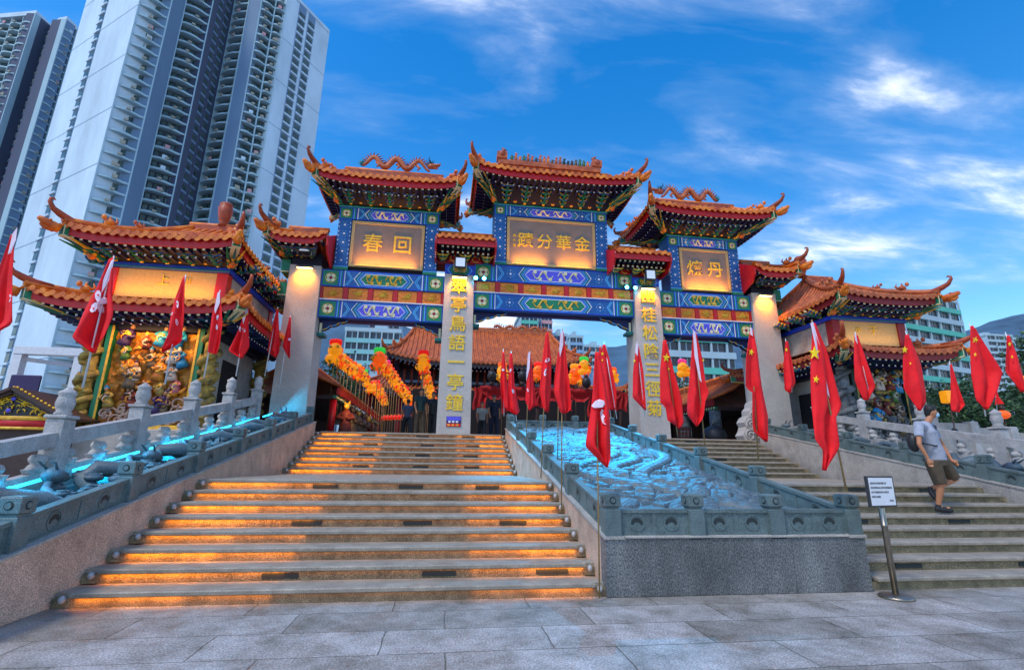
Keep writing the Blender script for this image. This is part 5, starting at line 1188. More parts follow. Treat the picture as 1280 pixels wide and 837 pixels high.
block('slender blue-grey tower with pink stripe behind the main hall', 676, 690, 394, 450, 152, 12, 'bld_blue', 'bld_pink', 3.0, 3)
block('grey-blue slab just right of the tallest centre flag', 692, 708, 420, 455, 160, 12, 'bld_blue', 'bld_pale', 3.0, 4)
block('stepped pale blue tower in the middle of the centre bay skyline', 712, 728, 422, 458, 175, 12, 'bld_pale', 'bld_blue', 3.0, 4)
block('long blue-grey slab lowest on the centre bay skyline', 729, 758, 434, 462, 190, 14, 'bld_blue', 'bld_pale', 3.0, 8)
block('green and white housing slab seen through the right bay of the gate', 826, 914, 408, 500, 78, 12, 'bld_pale', 'bld_green', 3.0, 9, kind='two')
block('green and white apartment block rising behind the right pavilion', 1108, 1208, 372, 520, 90, 14, 'bld_pale', 'bld_green', 2.9, 10, kind='two', rot=.25)
block('pale tower right of the widest starred flag', 1232, 1264, 420, 510, 200, 20, 'bld_pale', 'bld_pale', 3.1, 6)
block('pale grey block at the far right below the mountain', 1266, 1300, 426, 510, 215, 20, 'bld_pale', 'bld_blue', 3.1, 6)
# hills
hp = [(-300, 470), (100, 450), (300, 420), (400, 408), (450, 405), (500, 411), (560, 436), (640, 452), (700, 456), (738, 440), (800, 432), (900, 436), (1000, 440), (1100, 436), (1205, 415), (1235, 404), (1262, 395), (1290, 392), (1400, 372), (1600, 400), (1900, 470)]
def hv(u):
    for i in range(len(hp)-1):
        if hp[i][0] <= u <= hp[i+1][0]: f = (u-hp[i][0])/(hp[i+1][0]-hp[i][0]); return hp[i][1]+(hp[i+1][1]-hp[i][1])*f
    return 470
def hill_pt(a, c):
    u = -300+2200*a; top = atY(u, hv(u), 1700); Y = 900+1500*c; f = math.sin(min(1, c/.533)*PI/2) if c < .533 else math.cos((c-.533)/.467*PI/2)
    x = top.x*(Y/1700)**.5 if 0 else top.x; z = top.z*f+26*noise.noise(Vector((x*.006, Y*.006, 2)))*f*(1-f)*3+7*noise.noise(Vector((x*.02, Y*.02, 0)))*f
    return (x, Y, z)
b = MB().mat('hill', True); b.grid(hill_pt, 160, 26); b.build('hills', kind='structure')
# trees
def tree(label, x, y, z, h, r, m='leaf', n=1500, group='trees beyond the gate'):
    t = thing('tree', label, 'tree', (x, y, z), group); Rr = random.Random(int(x*13+y))
    b = MB().mat('bark', True); b.tube([(x, y, z-.1), (x+.1, y, z+h*.35), (x, y+.1, z+h*.7)], [.05*h*.6, .04*h*.5, .012*h], 8)
    for q in range(7): a = q*.9; b.tube([(x, y, z+h*(.3+.05*q)), (x+math.cos(a)*r*.4, y+math.sin(a)*r*.4, z+h*(.45+.05*q)), (x+math.cos(a)*r*.8, y+math.sin(a)*r*.8, z+h*(.5+.06*q))], [.02*h, .012*h, .004*h], 5)
    b.build('trunk', t)
    b = MB(); cl = [(Rr.uniform(-.8, .8)*r, Rr.uniform(-.8, .8)*r, h*Rr.uniform(.4, .95)) for _ in range(26)]
    for i in range(n):
        c = Rr.choice(cl); s = r*.32; p = Vector((x+c[0]+Rr.gauss(0, s*.6), y+c[1]+Rr.gauss(0, s*.6), z+c[2]+Rr.gauss(0, s*.5))); e = r*.075*Rr.uniform(.6, 1.4)
        v1 = Vector((Rr.uniform(-1, 1), Rr.uniform(-1, 1), Rr.uniform(-.5, .5))).normalized()*e; v2 = Vector((Rr.uniform(-1, 1), Rr.uniform(-1, 1), Rr.uniform(-1, 1))).normalized()*e*.6
        b.mat(m if Rr.random() < .8 else 'leaf_light'); b.add([p-v1, p+v2, p+v1, p-v2], [(0, 1, 2, 3)])
    b.build('crown', t)
for (u, v, Y, h, r, lab) in ((1172, 480, 40, 5.5, 2.6, 'dark bushy tree right of the grey mural pavilion'), (1198, 470, 45, 7.5, 3.0, 'dark tree in front of the green apartment block'), (1228, 500, 36, 6, 2.8, 'low dark tree behind the wide starred flag'), (1262, 470, 42, 7.5, 3.2, 'dark round tree between the two rightmost flags'), (1292, 415, 34, 11, 3.0, 'tall dark tree at the right edge of the photo'), (422, 450, 30, 6.0, 2.0, 'small green tree behind the lanterns in the left bay'), (865, 470, 34, 4, 1.6, 'small dark tree behind the right gallery')):
    p = atY(u, v, Y); zt = p.z if u not in (1172, 1228) else p.z; tree(lab, p.x, Y, max(0.0, min(2.48, zt-h)) if Y > 30 or u > 1000 else 2.48, zt-max(0., min(2.48, zt-h)), r, 'leaf', 2600)
# ------------------------------------------------------------------ main hall behind the gate
hall = thing('temple_hall', 'large temple hall with two tiers of orange tiled roof behind the gate', 'temple', (4.3, 36, TZ))
b = MB().mat('wood_dark'); b.box(-4.5, 13, 33.6, 45, TZ, 6.9); b.mat('navy_dark'); b.box(-3.2, 11.7, 34.5, 44, 6.902, 9.4); b.build('wall', hall)
b = MB().mat('robe'); [b.box(x, x+.2, 34.38, 34.49, 7.9, 9.0) for x in [-3+.6*q for q in range(25)]]; b.mat('tower_grey'); b.box(-3, 11.5, 34.40, 34.48, 7.9, 8.1); b.build('bracket_band', hall)
for k in range(9): b = MB().mat('red_dark', True); x = -4.6+2.25*k; b.tube([(x, 32.2, TZ), (x, 32.2, 6.7)], .22, 10); b.build('column', hall)
hip_roof(hall, 'upper_roof', 4.35, 38.0, 8.1, 6.0, 9.35, 4.1, 6.3, .7, None, None, tilem='hall_tile', sc_=1.55, fascia='wood_dark', headm='tile_worn', horn='tile_worn', rafter_c='tower_grey', soff='navy_dark')
hip_roof(hall, 'lower_roof', 4.35, 38.0, 11.0, 7.2, 6.85, 2.0, 9, .6, None, None, tilem='hall_tile', sc_=1.45, fascia='wood_dark', headm='tile_worn', horn='tile_worn', rafter_c='tower_grey', soff='navy_dark')
b = MB().mat('tile_worn', True)
for s in (1, -1): b.tube([(4.35+s*(1+5*q/24), 38, 13.7+.16*math.sin(q*1.1)+.25) for q in range(25)], [.1+.06*math.sin(PI*q/24) for q in range(25)], 6); [b.tube([(4.35+s*(1+5*q/24), 38, 13.9), (4.35+s*(1+5*q/24)+.1, 38, 14.3+.1*math.sin(q))], [.08, .01], 4) for q in range(25)]
b.build('ridge_dragons', hall)
# ------------------------------------------------------------------ side galleries
def gallery(mx, label):
    X = (lambda x: x) if not mx else (lambda x: 9.3-x)
    t = thing('gallery', label, 'gallery', (X(-4.2), 18, TZ))
    def pr3(b, x0, x1, y0, y1, z0, z1): b.bbox(*sorted((X(x0), X(x1))), y0, y1, z0, z1, .01)
    y0, y1 = 13.0, 27.0
    b = MB().mat('red' if not mx else 'red_dark'); pr3(b, -3.0, -2.9, y0, y1, 4.02, 4.28); b.build('fascia_board', t)
    b = MB().mat('hall_tile', True); n = 60
    for i in range(n+1):
        y = y0+(y1-y0)*i/n; b.tube([(X(-2.88), y, 4.33), (X(-3.9), y, 4.75), (X(-4.7), y, 5.35)], .07, 5)
    b.smooth = False; b.add([(X(-2.88), y0, 4.29), (X(-2.88), y1, 4.29), (X(-3.9), y1, 4.71), (X(-3.9), y0, 4.71), (X(-4.7), y1, 5.3), (X(-4.7), y0, 5.3), (X(-6.4), y1, 4.3), (X(-6.4), y0, 4.3)], [(0, 1, 2, 3), (3, 2, 4, 5), (5, 4, 6, 7)]); b.build('roof', t)
    b = MB().mat('horn'); pr3(b, -4.6, -4.8, y0-.1, y1, 5.3, 5.55); b.mat('tile', True); b.tube([(X(-4.7), y0-.1, 5.6), (X(-4.7), y1, 5.6)], .1, 6); b.build('main_ridge', t)
    b = MB().mat('wood_dark'); pr3(b, -3.1, -6.2, y0+.1, y1, 3.85, 4.0); pr3(b, -6.0, -6.2, y0, y1, TZ, 4.0); b.build('ceiling_and_wall', t)
    for k in range(6): b = MB().mat('red' if not mx else 'rock', True); y = y0+.3+2.65*k; b.tube([(X(-3.15), y, TZ), (X(-3.15), y, 3.85)], .13 if not mx else .24, 9); b.build('column', t)
    b = MB(); [ (b.mat('green'), b.box(*sorted((X(-3.0), X(-3.12))), y0+.2*q, y0+.2*q+.1, 3.88, 3.98), b.mat('cream'), b.box(*sorted((X(-2.985), X(-2.999))), y0+.2*q+.01, y0+.2*q+.09, 3.89, 3.97)) for q in range(68)]; b.build('rafters', t)
gallery(False, 'low open gallery with red eave board sheltering statues, seen through the left bay')
gallery(True, 'low gallery with orange tiled roof and grey columns seen through the right bay')
heads = ['rat', 'ox', 'tiger', 'rabbit', 'dragon', 'snake', 'horse', 'goat']
def statue(x, y, lab, m, hat):
    t = thing('statue', lab, 'statue', (x, y, TZ), 'robed statues under the left gallery'); s = 1.25
    b = MB().mat(m, True); b.lathe((x, y, TZ), [(.26, 0), (.24, .25), (.18, .6), (.21, .85), (.09, 1.0)], 12)
    for k in (-1, 1): b.tube([(x+k*.18, y, TZ+.86), (x+k*.27, y-.1, TZ+.68), (x+k*.06, y-.24, TZ+.66)], [.07, .10, .05], 7)
    b.build('robed_body', t)
    b = MB().mat(hat, True); b.ell((x, y-.03, TZ+1.13), (.11, .13, .13)); b.ell((x, y-.16, TZ+1.09), (.06, .09, .05)); [b.tube([(x+k*.06, y, TZ+1.22), (x+k*.10, y, TZ+1.36)], [.045, .015], 6) for k in (-1, 1)]; b.build('animal_head', t)
cm = ['robe', 'bronze', 'bronze', 'bronze', 'robe', 'bronze']
for k in range(6):
    statue(-2.65+.0*k, 13.4+1.45*k, f'{"red-robed" if cm[k] == "robe" else "bronze"} statue, {["nearest the leftmost pillar", "second from the leftmost pillar", "third from the leftmost pillar", "fourth from the leftmost pillar", "fifth from the leftmost pillar", "farthest from the leftmost pillar"][k]}', cm[k], ['gold_paint', 'bronze', 'rock_gold', 'bronze', 'gold_paint', 'rock_gold'][k])
spot((-2.2, 12.2, 3.9), (-2.7, 17, 2.9), 90, (1, .5, .15), 80, .8, .1)
# ------------------------------------------------------------------ festival lanterns
def lantern(u, v, Y, s, body, cap, lab, group):
    c = atY(u, v, Y); t = thing('festival_lantern', lab, 'lantern', (c.x, c.y, TZ), group); Rr = random.Random(int(u*3+v))
    b = MB().mat('bamboo', True); b.tube([(c.x, Y, TZ), (c.x, Y, c.z-.25*s)], .014, 5); b.build('stick', t)
    b = MB().mat(body, True); b.ell(c+Vector((0, 0, -.02*s)), (.24*s, .2*s, .26*s)); b.ell(c+Vector((-.1*s, -.02, -.30*s)), (.2*s, .16*s, .17*s)); b.ell(c+Vector((.16*s, 0, -.26*s)), (.16*s, .14*s, .15*s)); b.build('body', t)
    b = MB().mat(cap, True)
    for k in range(5): a = PI*.15+k*PI*.175; b.ell(c+Vector((math.cos(a)*.17*s, -.02, .22*s+.06*s*math.sin(a))), (.06*s, .05*s, .12*s), 8, 6)
    b.build('crest', t)
    b = MB().mat('wood_dark', True); [b.tube([c+Vector((k*.05*s, -.19*s, .04*s)), c+Vector((k*.12*s, -.17*s, .05*s))], .010*s, 4) for k in (-1, 1)]; b.build('painted_face', t)
    for q in range(9):
        a = Rr.uniform(0, 6.28); b = MB().mat(Rr.choice(['lantern_orange', 'lantern_yellow', 'lantern_yellow', 'gold_paint', 'gold_paint', 'hall_tile', 'lantern_red']), True); p = c+Vector((math.cos(a)*.24*s, -.10*s, -.16*s+math.sin(a)*.26*s)); b.ell(p, (.09*s, .07*s, .06*s), 8, 6, Matrix.Rotation(a, 3, 'Y')); b.tube([p, p+Vector((.02, 0, -.2*s))], [.03*s, .012*s], 5); b.build('paper_petal', t)
rows = {'left': [(419, 437, 13.6, 1.25, 'lantern_yellow', 'lantern_red'), (428, 450, 14.6, 1.05, 'lantern_orange', 'lantern_yellow'), (436, 456, 15.6, 1.05, 'lantern_yellow', 'lantern_orange'), (447, 463, 16.6, 1.2, 'lantern_orange', 'lantern_yellow'), (456, 468, 17.8, 1.0, 'lantern_yellow', 'lantern_green'), (462, 483, 18.8, 1.0, 'lantern_yellow', 'lantern_red'), (471, 482, 20, 1.15, 'lantern_orange', 'lantern_red'), (476, 491, 21, 1.1, 'lantern_orange', 'lantern_yellow'), (481, 500, 22, 1.0, 'lantern_yellow', 'lantern_orange')],
        'middle': [(474, 447, 13.6, 1.2, 'lantern_orange', 'lantern_green'), (483, 458, 14.8, 1.1, 'lantern_orange', 'lantern_pink'), (489, 466, 16.2, 1.0, 'lantern_orange', 'lantern_red'), (494, 475, 17.4, 1.15, 'lantern_yellow', 'lantern_orange'), (500, 483, 18.8, 1.05, 'lantern_orange', 'lantern_yellow'), (507, 490, 20.2, 1.1, 'lantern_yellow', 'lantern_red'), (512, 500, 21.6, 1.15, 'lantern_orange', 'lantern_yellow')],
        'right': [(529, 449, 13.8, 1.1, 'lantern_yellow', 'lantern_red'), (530, 460, 15, 1.0, 'lantern_red', 'lantern_green'), (534, 471, 16.6, 1.1, 'lantern_orange', 'lantern_red'), (537, 484, 18.4, 1.1, 'lantern_yellow', 'lantern_orange'), (541, 495, 20.4, 1.15, 'lantern_orange', 'lantern_red')]}
nth = ['nearest', 'second', 'third', 'fourth', 'fifth', 'sixth', 'seventh', 'eighth', 'ninth', 'tenth', 'eleventh', 'twelfth', 'thirteenth', 'fourteenth', 'fifteenth', 'sixteenth', 'seventeenth']
for rn, L_ in rows.items():
    M2 = [L_[0]]
    for p, q in zip(L_, L_[1:]): M2 += [tuple((p[i]+q[i])/2 for i in range(4))+(('lantern_yellow', 'gold_paint')[len(M2) % 2] if False else 'lantern_yellow', 'lantern_orange'), q]
    L_ = M2
    for k, (u, v, Y, s, bo, ca) in enumerate(L_):
        lantern(u, v, Y, s*(.95 if k == 0 else .70), bo, ca, f'{bo[8:]} lantern figure with {ca[8:]} crest, {nth[k]} from front in the {rn} string of lanterns', 'glowing lantern figures on sticks')
for k, (u, v, Y, s, bo, ca, lab) in enumerate(((628, 463, 19, 1.2, 'lantern_yellow', 'lantern_orange', 'glowing yellow lantern figure at the left end of the red drapes'), (673, 463, 19, 1.25, 'lantern_orange', 'lantern_red', 'glowing orange lantern figure left of the tallest centre flag'), (719, 466, 19, 1.35, 'lantern_orange', 'lantern_yellow', 'glowing orange lantern figure left of the pineapple lantern'), (730, 456, 18.6, 1.2, 'lantern_yellow', 'lantern_green', 'glowing pineapple-like lantern with a spiky green crown above the drapes'), (766, 468, 19, 1.1, 'lantern_yellow', 'lantern_orange', 'glowing yellow lantern figure by the right inscribed pillar'), (853, 459, 16, 1.1, 'lantern_yellow', 'lantern_pink', 'yellow and pink lantern figure in the right bay'))):
    lantern(u, v, Y, s, bo, ca, lab, 'glowing lantern figures on sticks')
def round_lantern(u, v, Y, r, lab, m='lantern_red', grp='red lanterns hung in the courtyard'):
    c = atY(u, v, Y); t = thing('round_lantern', lab, 'lantern', tuple(c), grp); b = MB().mat(m, True); b.ell(c, (r, r, r*.85), 12, 8); b.build('shade', t)
    b = MB().mat('gold_paint', True); b.tube([c+Vector((0, 0, r*.8)), c+Vector((0, 0, r*1.05))], r*.35, 8); b.tube([c-Vector((0, 0, r*.8)), c-Vector((0, 0, r*1.05))], r*.35, 8); b.mat('black'); b.tube([c+Vector((0, 0, r)), c+Vector((0, 0, r*2.2))], .01, 4); b.build('cap', t)
for k in range(9): round_lantern(480+k*4.6, 522-.2*k, 24, .17, f'small red lantern in the low lantern line, {nth[k]} from the left')
# ------------------------------------------------------------------ red draped arcade
da = thing('draped_arcade', 'row of dark posts hung with bright red cloth swags behind the centre bay', 'arcade', (5.5, 18.5, TZ))
ax0, ax1 = atY(600, 490, 18.5).x, atY(775, 490, 18.5).x; nz = atY(690, 487, 18.5).z
b = MB().mat('dark_void'); b.box(ax0-3.5, ax1+4, 21.0, 21.2, TZ, nz+.2); b.build('shade_backdrop', da)  # near-black sheet stands in for the unlit interior behind the drapes
b = MB().mat('red_dark'); b.bbox(ax0, ax1, 18.5, 18.7, nz-.12, nz+.1, .01); b.build('beam', da)
for k in range(6):
    xa = ax0+(ax1-ax0)*k/5; b = MB().mat('wood_dark', True); b.tube([(xa, 18.6, TZ), (xa, 18.6, nz)], .11, 8); b.build('post', da)
    b = MB().mat('cloth_red', True); b.grid(lambda u, v: (xa-.32+.64*u+.05*math.sin(v*6), 18.42-.07*math.sin(u*14), nz-.02-(1.15+.2*math.sin(k*2))*v*(1-.15*math.sin(u*PI))), 14, 10); b.build('cloth_tail', da)
    if k < 5:
        xb = ax0+(ax1-ax0)*(k+1)/5; b = MB().mat('cloth_red', True); b.grid(lambda u, v: (xa+(xb-xa)*u, 18.36-.10*math.sin(v*7)*math.sin(u*PI), nz+.08-v*(.25+.45*math.sin(u*PI))-.03*math.sin(u*22)), 20, 8); b.build('cloth_swag', da)
for k, (u, v) in enumerate(((615, 470), (653, 470), (733, 478))):
    c = atY(u, v, 18.2); t = thing('unlit_lantern', ['dark unlit lantern left of the smallest centre flags', 'dark unlit lantern between the small centre flags', 'dark unlit lantern under the pineapple lantern'][k], 'lantern', tuple(c), 'dark lanterns over the red drapes'); b = MB().mat('black', True); b.ell(c, (.24, .24, .3), 12, 8); b.build('shade', t); b = MB().mat('wood_dark', True); b.tube([c-Vector((0, 0, .28)), (c.x, c.y, nz+.11)], .12, 8); b.tube([c+Vector((0, 0, .26)), c+Vector((0, 0, .4))], .1, 8); b.build('stem', t)
# ------------------------------------------------------------------ things in the right bay
c = atY(922, 552, 11.6); t = thing('cloud_stone', 'beige stone buttress carved with spiral clouds beside the rightmost gate pillar', 'carving', (c.x, 11.4, TZ))
b = MB().mat('pillar_stone', False); xr = 12.70; pts = [(0, 0), (-.62, 0), (-.72, .18), (-.6, .36), (-.55, .5), (-.62, .66), (-.5, .84), (-.36, .92), (-.36, 1.1), (-.24, 1.22), (-.18, 1.42), (0, 1.5)]
b.prism([(xr+p[0], TZ+p[1]) for p in pts], P_xz(10.7), -.5, 0); b.build('slab', t)
b = MB().mat('pillar_stone', True)
for (dx, dz, r) in ((-.42, .2, .23), (-.15, .22, .2), (-.36, .58, .22), (-.14, .62, .16), (-.22, .92, .18), (-.12, 1.18, .12)):
    b.tube([(xr+dx+r*(1-q/22)*math.cos(q*.6), 10.68, TZ+dz+r*(1-q/22)*math.sin(q*.6)) for q in range(20)], .032, 5)
b.build('spiral_clouds', t)
c = atY(893, 548, 12.4); t = thing('black_parasol', 'big black folded parasol tent standing in the right bay', 'tent', (c.x, 12.4, TZ)); b = MB().mat('black', True)
b.lathe((c.x, 12.4, TZ), [(.42, 0), (.5, .25), (.42, .48), (.2, .62), (.03, .68)], 9); b.build('cover', t); b = MB().mat('steel', True); b.tube([(c.x, 12.4, TZ+.66), (c.x, 12.4, TZ+.9)], .02, 6); b.build('pole', t)
c = atY(856, 545, 12.8); t = thing('wire_rack', 'small pale wire rack with red leaflets in the right bay', 'rack', (c.x, 12.8, TZ)); b = MB().mat('steel', True)
for q in range(5): b.tube([(c.x-.3+.15*q, 12.8, TZ), (c.x-.3+.15*q, 12.8, TZ+.62)], .014, 5)
for q in range(4): b.tube([(c.x-.3, 12.8, TZ+.05+.19*q), (c.x+.3, 12.8, TZ+.05+.19*q)], .012, 5)
b.build('frame', t); b = MB().mat('robe'); [b.bbox(c.x-.26, c.x+.26, 12.82, 12.84, TZ+.08+.19*q, TZ+.22+.19*q, .003) for q in range(3)]; b.build('leaflets', t)
# ------------------------------------------------------------------ left foreground corner: gilded gable, white frame, purple board
c = atY(22, 487, 7.0); gx, gz = c.x, c.z
t = thing('gilded_gable', 'gilded carved gable roof with dotted ridge tiles behind the left balustrade', 'roof', (gx, 7.0, 0)); W_ = 1.15; Hh = .62
b = MB().mat('black'); b.prism([(gx-W_, gz-Hh), (gx+W_, gz-Hh), (gx, gz-.05)], P_xz(7.0), -1.6, 0); b.mat('wood_dark'); b.box(gx-W_*.9, gx+W_*.9, 7.1, 8.5, .01, gz-Hh-.22); b.build('gable_wall', t)
b = MB().mat('wood_dark')
for s in (-1, 1): b.bar((gx, 7.55, gz+.02), (gx+s*(W_+.15), 7.55, gz-Hh-.05), 1.5, .07); b.bar((gx, 6.9, gz-.03), (gx+s*(W_+.12), 6.9, gz-Hh-.09), .05, .12)
b.build('roof_slope', t)
b = MB().mat('gold', True)
for s in (-1, 1):
    for q in range(13): f = (q+.4)/13; b.ell((gx+s*(W_+.12)*f, 6.93, gz+.07-(Hh+.06)*f), .032, 7, 5)
for s in (-1, 1):
    for q in range(3): f = .22+.05*q; b.bar((gx, 6.985, gz-.12-.06*q), (gx+s*(W_-.1*q), 6.985, gz-Hh-.02-.02*q+.05), .02, .018)
Rr = random.Random(4)
for q in range(70):
    x = Rr.uniform(-.8, .8); zz = Rr.uniform(0, (1-abs(x)/.95))*.48; a = Rr.uniform(0, 6.3); b.tube([(gx+x+.07*i*.4*math.cos(a+i*.7), 6.975, gz-Hh+.04+zz+.03*i*math.sin(a+i*.7)) for i in range(4)], [.008, .018, .016, .006], 4)
b.build('gilt_carving', t)
b = MB().mat('violet', True); [b.ell((gx+dx, 6.96, gz+dz), (.055, .03, .05)) for dx, dz in ((0.0, -.22), (-.05, -.5))]; b.mat('gold_paint'); b.bbox(gx-W_, gx+W_, 6.96, 7.0, gz-Hh-.1, gz-Hh-.005, .005); b.mat('red'); b.bbox(gx-W_, gx+W_, 6.97, 7.0, gz-Hh-.25, gz-Hh-.105, .005); b.mat('gold_paint'); b.box(gx-W_, gx+W_, 6.975, 7.0, gz-Hh-.32, gz-Hh-.255); b.build('painted_beads', t)
p1, p2, p3, p4 = atY(4, 500, 14), atY(22, 442, 14), atY(92, 450, 14), atY(84, 500, 14)
t = thing('white_frame', 'white painted gate frame standing behind the gilded gable', 'frame', (p1.x, 14, 0)); b = MB().mat('pole_white'); b.bbox(p2.x-.15, p2.x+.15, 14, 14.3, .01, p2.z, .01); b.bbox(p3.x, p3.x+.3, 14, 14.3, .01, p2.z, .01); b.build('post', t); b = MB().mat('pole_white'); b.bbox(p2.x-.15, p3.x+.3, 13.98, 14.32, p2.z+.003, p2.z+.3, .01); b.bar((p2.x, 14.1, p2.z-.15), (p3.x, 16.5, p2.z-.15), .14, .14); b.build('beam', t)
c = atY(30, 480, 11); t = thing('purple_board', 'dark purple rounded board above the gilded gable', 'board', (c.x, 11, 0)); b = MB().mat('purple'); b.bbox(c.x-.42, c.x+.42, 11, 11.06, c.z-.32, c.z+.30, .06); b.build('panel', t); b = MB().mat('steel', True); b.tube([(c.x, 11.03, 0.01), (c.x, 11.03, c.z-.3)], .04, 6); b.build('post', t)
# stone garden wall on the right
t = thing('garden_wall', 'grey stone panelled wall behind the right balustrade', 'wall', (19, 11, 0))
for k in range(7):
    xa = 17.0+1.5*k; b = MB().mat('outer_stone'); b.bbox(xa, xa+.28, 8.0, 8.3, .01, 3.25-.14*k, .02); b.build('pillar', t)
    b = MB().mat('granite'); b.bbox(xa+.285, xa+1.495, 8.08, 8.22, .01, 3.05-.14*k, .01); b.mat('rail_dark'); b.prism(circ(xa+.9, 2.75-.14*k, .14, 10), P_xz(8.08), .0, .012); b.build('panel', t)
for k, (u, v, Y) in enumerate(((1185, 496, 7.5), (1281, 478, 7.0), (1254, 518, 6.0))):
    c = atY(u, v, Y); t = thing('festival_lantern', ['glowing square yellow lantern just right of the walking man\'s head', 'glowing yellow lantern at the right edge of the photo', 'small orange lantern on the garden wall'][k], 'lantern', tuple(c), 'small lit lanterns on the right'); b = MB().mat('lantern_yellow' if k < 2 else 'lantern_orange', False); 
    if k < 2: b.bbox(c.x-.17, c.x+.17, Y-.12, Y+.12, c.z-.2, c.z+.2, .03)
    else: b.smooth = True; b.ell(c, (.2, .14, .13))
    b.build('shade', t); b = MB().mat('wood_dark', True); b.tube([(c.x, Y, c.z-(.2 if k < 2 else .12)), (c.x, Y, 1.2)], .02, 5); b.tube([(c.x, Y, c.z+(.2 if k < 2 else .13)), (c.x, Y, c.z+.26)], .06, 6); b.build('stem', t)
# ------------------------------------------------------------------ information sign
SX, SY = 6.73, -.40
t = thing('sign_stand', 'brass-coloured stand holding a white framed information notice beside the ramp', 'sign', (SX, SY, 0))
b = MB().mat('steel', True); b.lathe((SX, SY, 0.002), [(.19, 0), (.195, .012), (.18, .03), (.06, .045), (.035, .05)], 28); b.build('base', t)
b = MB().mat('steel', True); b.lathe((SX, SY, .05), [(.036, 0), (.036, .78), (.042, .785), (.042, .80), (.036, .805), (.036, 1.0), (.03, 1.02), (.018, 1.03), (.018, 1.1)], 18); b.build('post', t)
a1, a2 = atY(1078, 593, SY-.04), atY(1120, 598, SY+.04); dv = (Vector((a2.x, a2.y, 0))-Vector((a1.x, a1.y, 0))); dv.normalize(); cx_ = SX+.0; sc0 = Vector((cx_, SY-.03, 1.26)); sd_ = Vector((1, .25, 0)).normalized(); sn = Vector((sd_.y, -sd_.x, 0)); hw, hh_ = .255, .19
b = MB().mat('lamp_body'); b.obox(sc0, sd_*hw, sn*.018, Vector((0, 0, hh_))); F_ = b.build('frame', t)
b = MB().mat('white'); b.obox(sc0+sn*.019, sd_*(hw-.022), sn*.002, Vector((0, 0, hh_-.02))); b.build('sheet', t)
for i, (tx, al) in enumerate((('請保持社交距離 佩戴口罩', -1), ('善信參神請勿在此地停留阻礙通道', -1), ('如有不適請即求醫 多謝合作', -1), ('敬請注意梯級', -1))):
    text_mesh(tx, 'sign_text', 'black', t, sc0+sn*.0225-sd_*(hw-.04)+Vector((0, 0, .10-.055*i)), sd_, (0, 0, 1), .030, .0005, align='LEFT', w=.93)
text_mesh('嗇色園', 'sign_text', 'black', t, sc0+sn*.0225+sd_*(hw-.1)+Vector((0, 0, -.115)), sd_, (0, 0, 1), .026, .0005)
# ------------------------------------------------------------------ people
def limb(b, pts, rad, n=10): b.tube(pts, rad, n)
def hand(b, w_, d, side, s=1.):
    """palm with five bent fingers; w_ wrist, d pointing direction, side thumb side"""
    d = Vector(d).normalized(); side = Vector(side); side = (side-d*side.dot(d)).normalized(); nn = d.cross(side); w_ = Vector(w_)
    b.tube([w_, w_+d*.04*s, w_+d*.085*s], [.026*s, .036*s, .036*s], 8)
    for i, (o, L_) in enumerate(((-.03, .058), (-.01, .072), (.01, .078), (.03, .070))):
        r = w_+d*.082*s+side*o*s; k = r+d*L_*.5*s; e = k+(d*.6+nn*.7).normalized()*L_*.5*s; b.tube([r-d*.02*s, k, e], [.0105*s, .0098*s, .0078*s], 6)
    r = w_+d*.03*s+side*.03*s; b.tube([r, r+(d*.6+side*.7)*.035*s, r+(d*.9+side*.4)*.065*s], [.013*s, .012*s, .009*s], 6)
def J(u, v, Y): return atY(u, v, Y)
PY = 1.78
pm = thing('person', 'man in grey t-shirt, brown shorts and face mask walking down the right stairs', 'person', tuple(J(1176, 640, PY)))
hipN, hipF = J(1166, 578, PY-.08), J(1176, 578, PY+.10)
kneeN, ankN = J(1176, 606, PY-.12), J(1173, 632, PY-.04)
kneeF, ankF = J(1194, 599, PY+.06), J(1163, 610, PY+.16)
shN, shF = J(1148, 531, PY-.13), J(1163, 533, PY+.16)
elN, wrN = J(1149, 555, PY-.20), J(1160, 573, PY-.24)
elF, wrF = J(1178, 556, PY+.16), J(1189, 574, PY+.04)
pel, che, neck = J(1170, 574, PY), J(1156, 538, PY), J(1157, 526, PY)
head = J(1164, 515, PY-.03)
fd = Vector((.86, -.50, 0)); sd2 = Vector((.5, .86, 0))     # facing direction and his left
b = MB().mat('skin', True)
b.tube([pel-Vector((0, 0, .05)), pel+Vector((0, 0, .08)), pel.lerp(che, .6), che, neck-Vector((0, 0, .03))], [.13, .135, .13, .15, .06], 14)
limb(b, [neck-Vector((0, 0, .06)), head+Vector((0, 0, -.05))], [.055, .052])
b.ell(head, (.078, .09, .115), 16, 12); b.ell(head+fd*.03+Vector((0, 0, -.05)), (.055, .055, .06), 12, 8)
b.tube([head+fd*.085+Vector((0, 0, .02)), head+fd*.105+Vector((0, 0, -.018))], [.010, .015], 6)
for s in (-1, 1): b.ell(head+sd2*s*.082-fd*.005+Vector((0, 0, -.01)), (.014, .02, .03), 8, 6)
for (h_, k_, a_) in ((hipN, kneeN, ankN), (hipF, kneeF, ankF)): limb(b, [h_, h_.lerp(k_, .5), k_, k_.lerp(a_, .35), a_], [.098, .080, .058, .057, .036], 12)
for (s_, e_, w_) in ((shN, elN, wrN), (shF, elF, wrF)): limb(b, [che.lerp(s_, .4), s_, s_.lerp(e_, .5), e_, e_.lerp(w_, .4), w_], [.07, .058, .045, .038, .036, .025], 10)
hand(b, wrN, (wrN-elN)*.6+Vector((0, 0, -.12)), fd); hand(b, wrF, (wrF-elF)+fd*.1, Vector((0, 0, 1)))
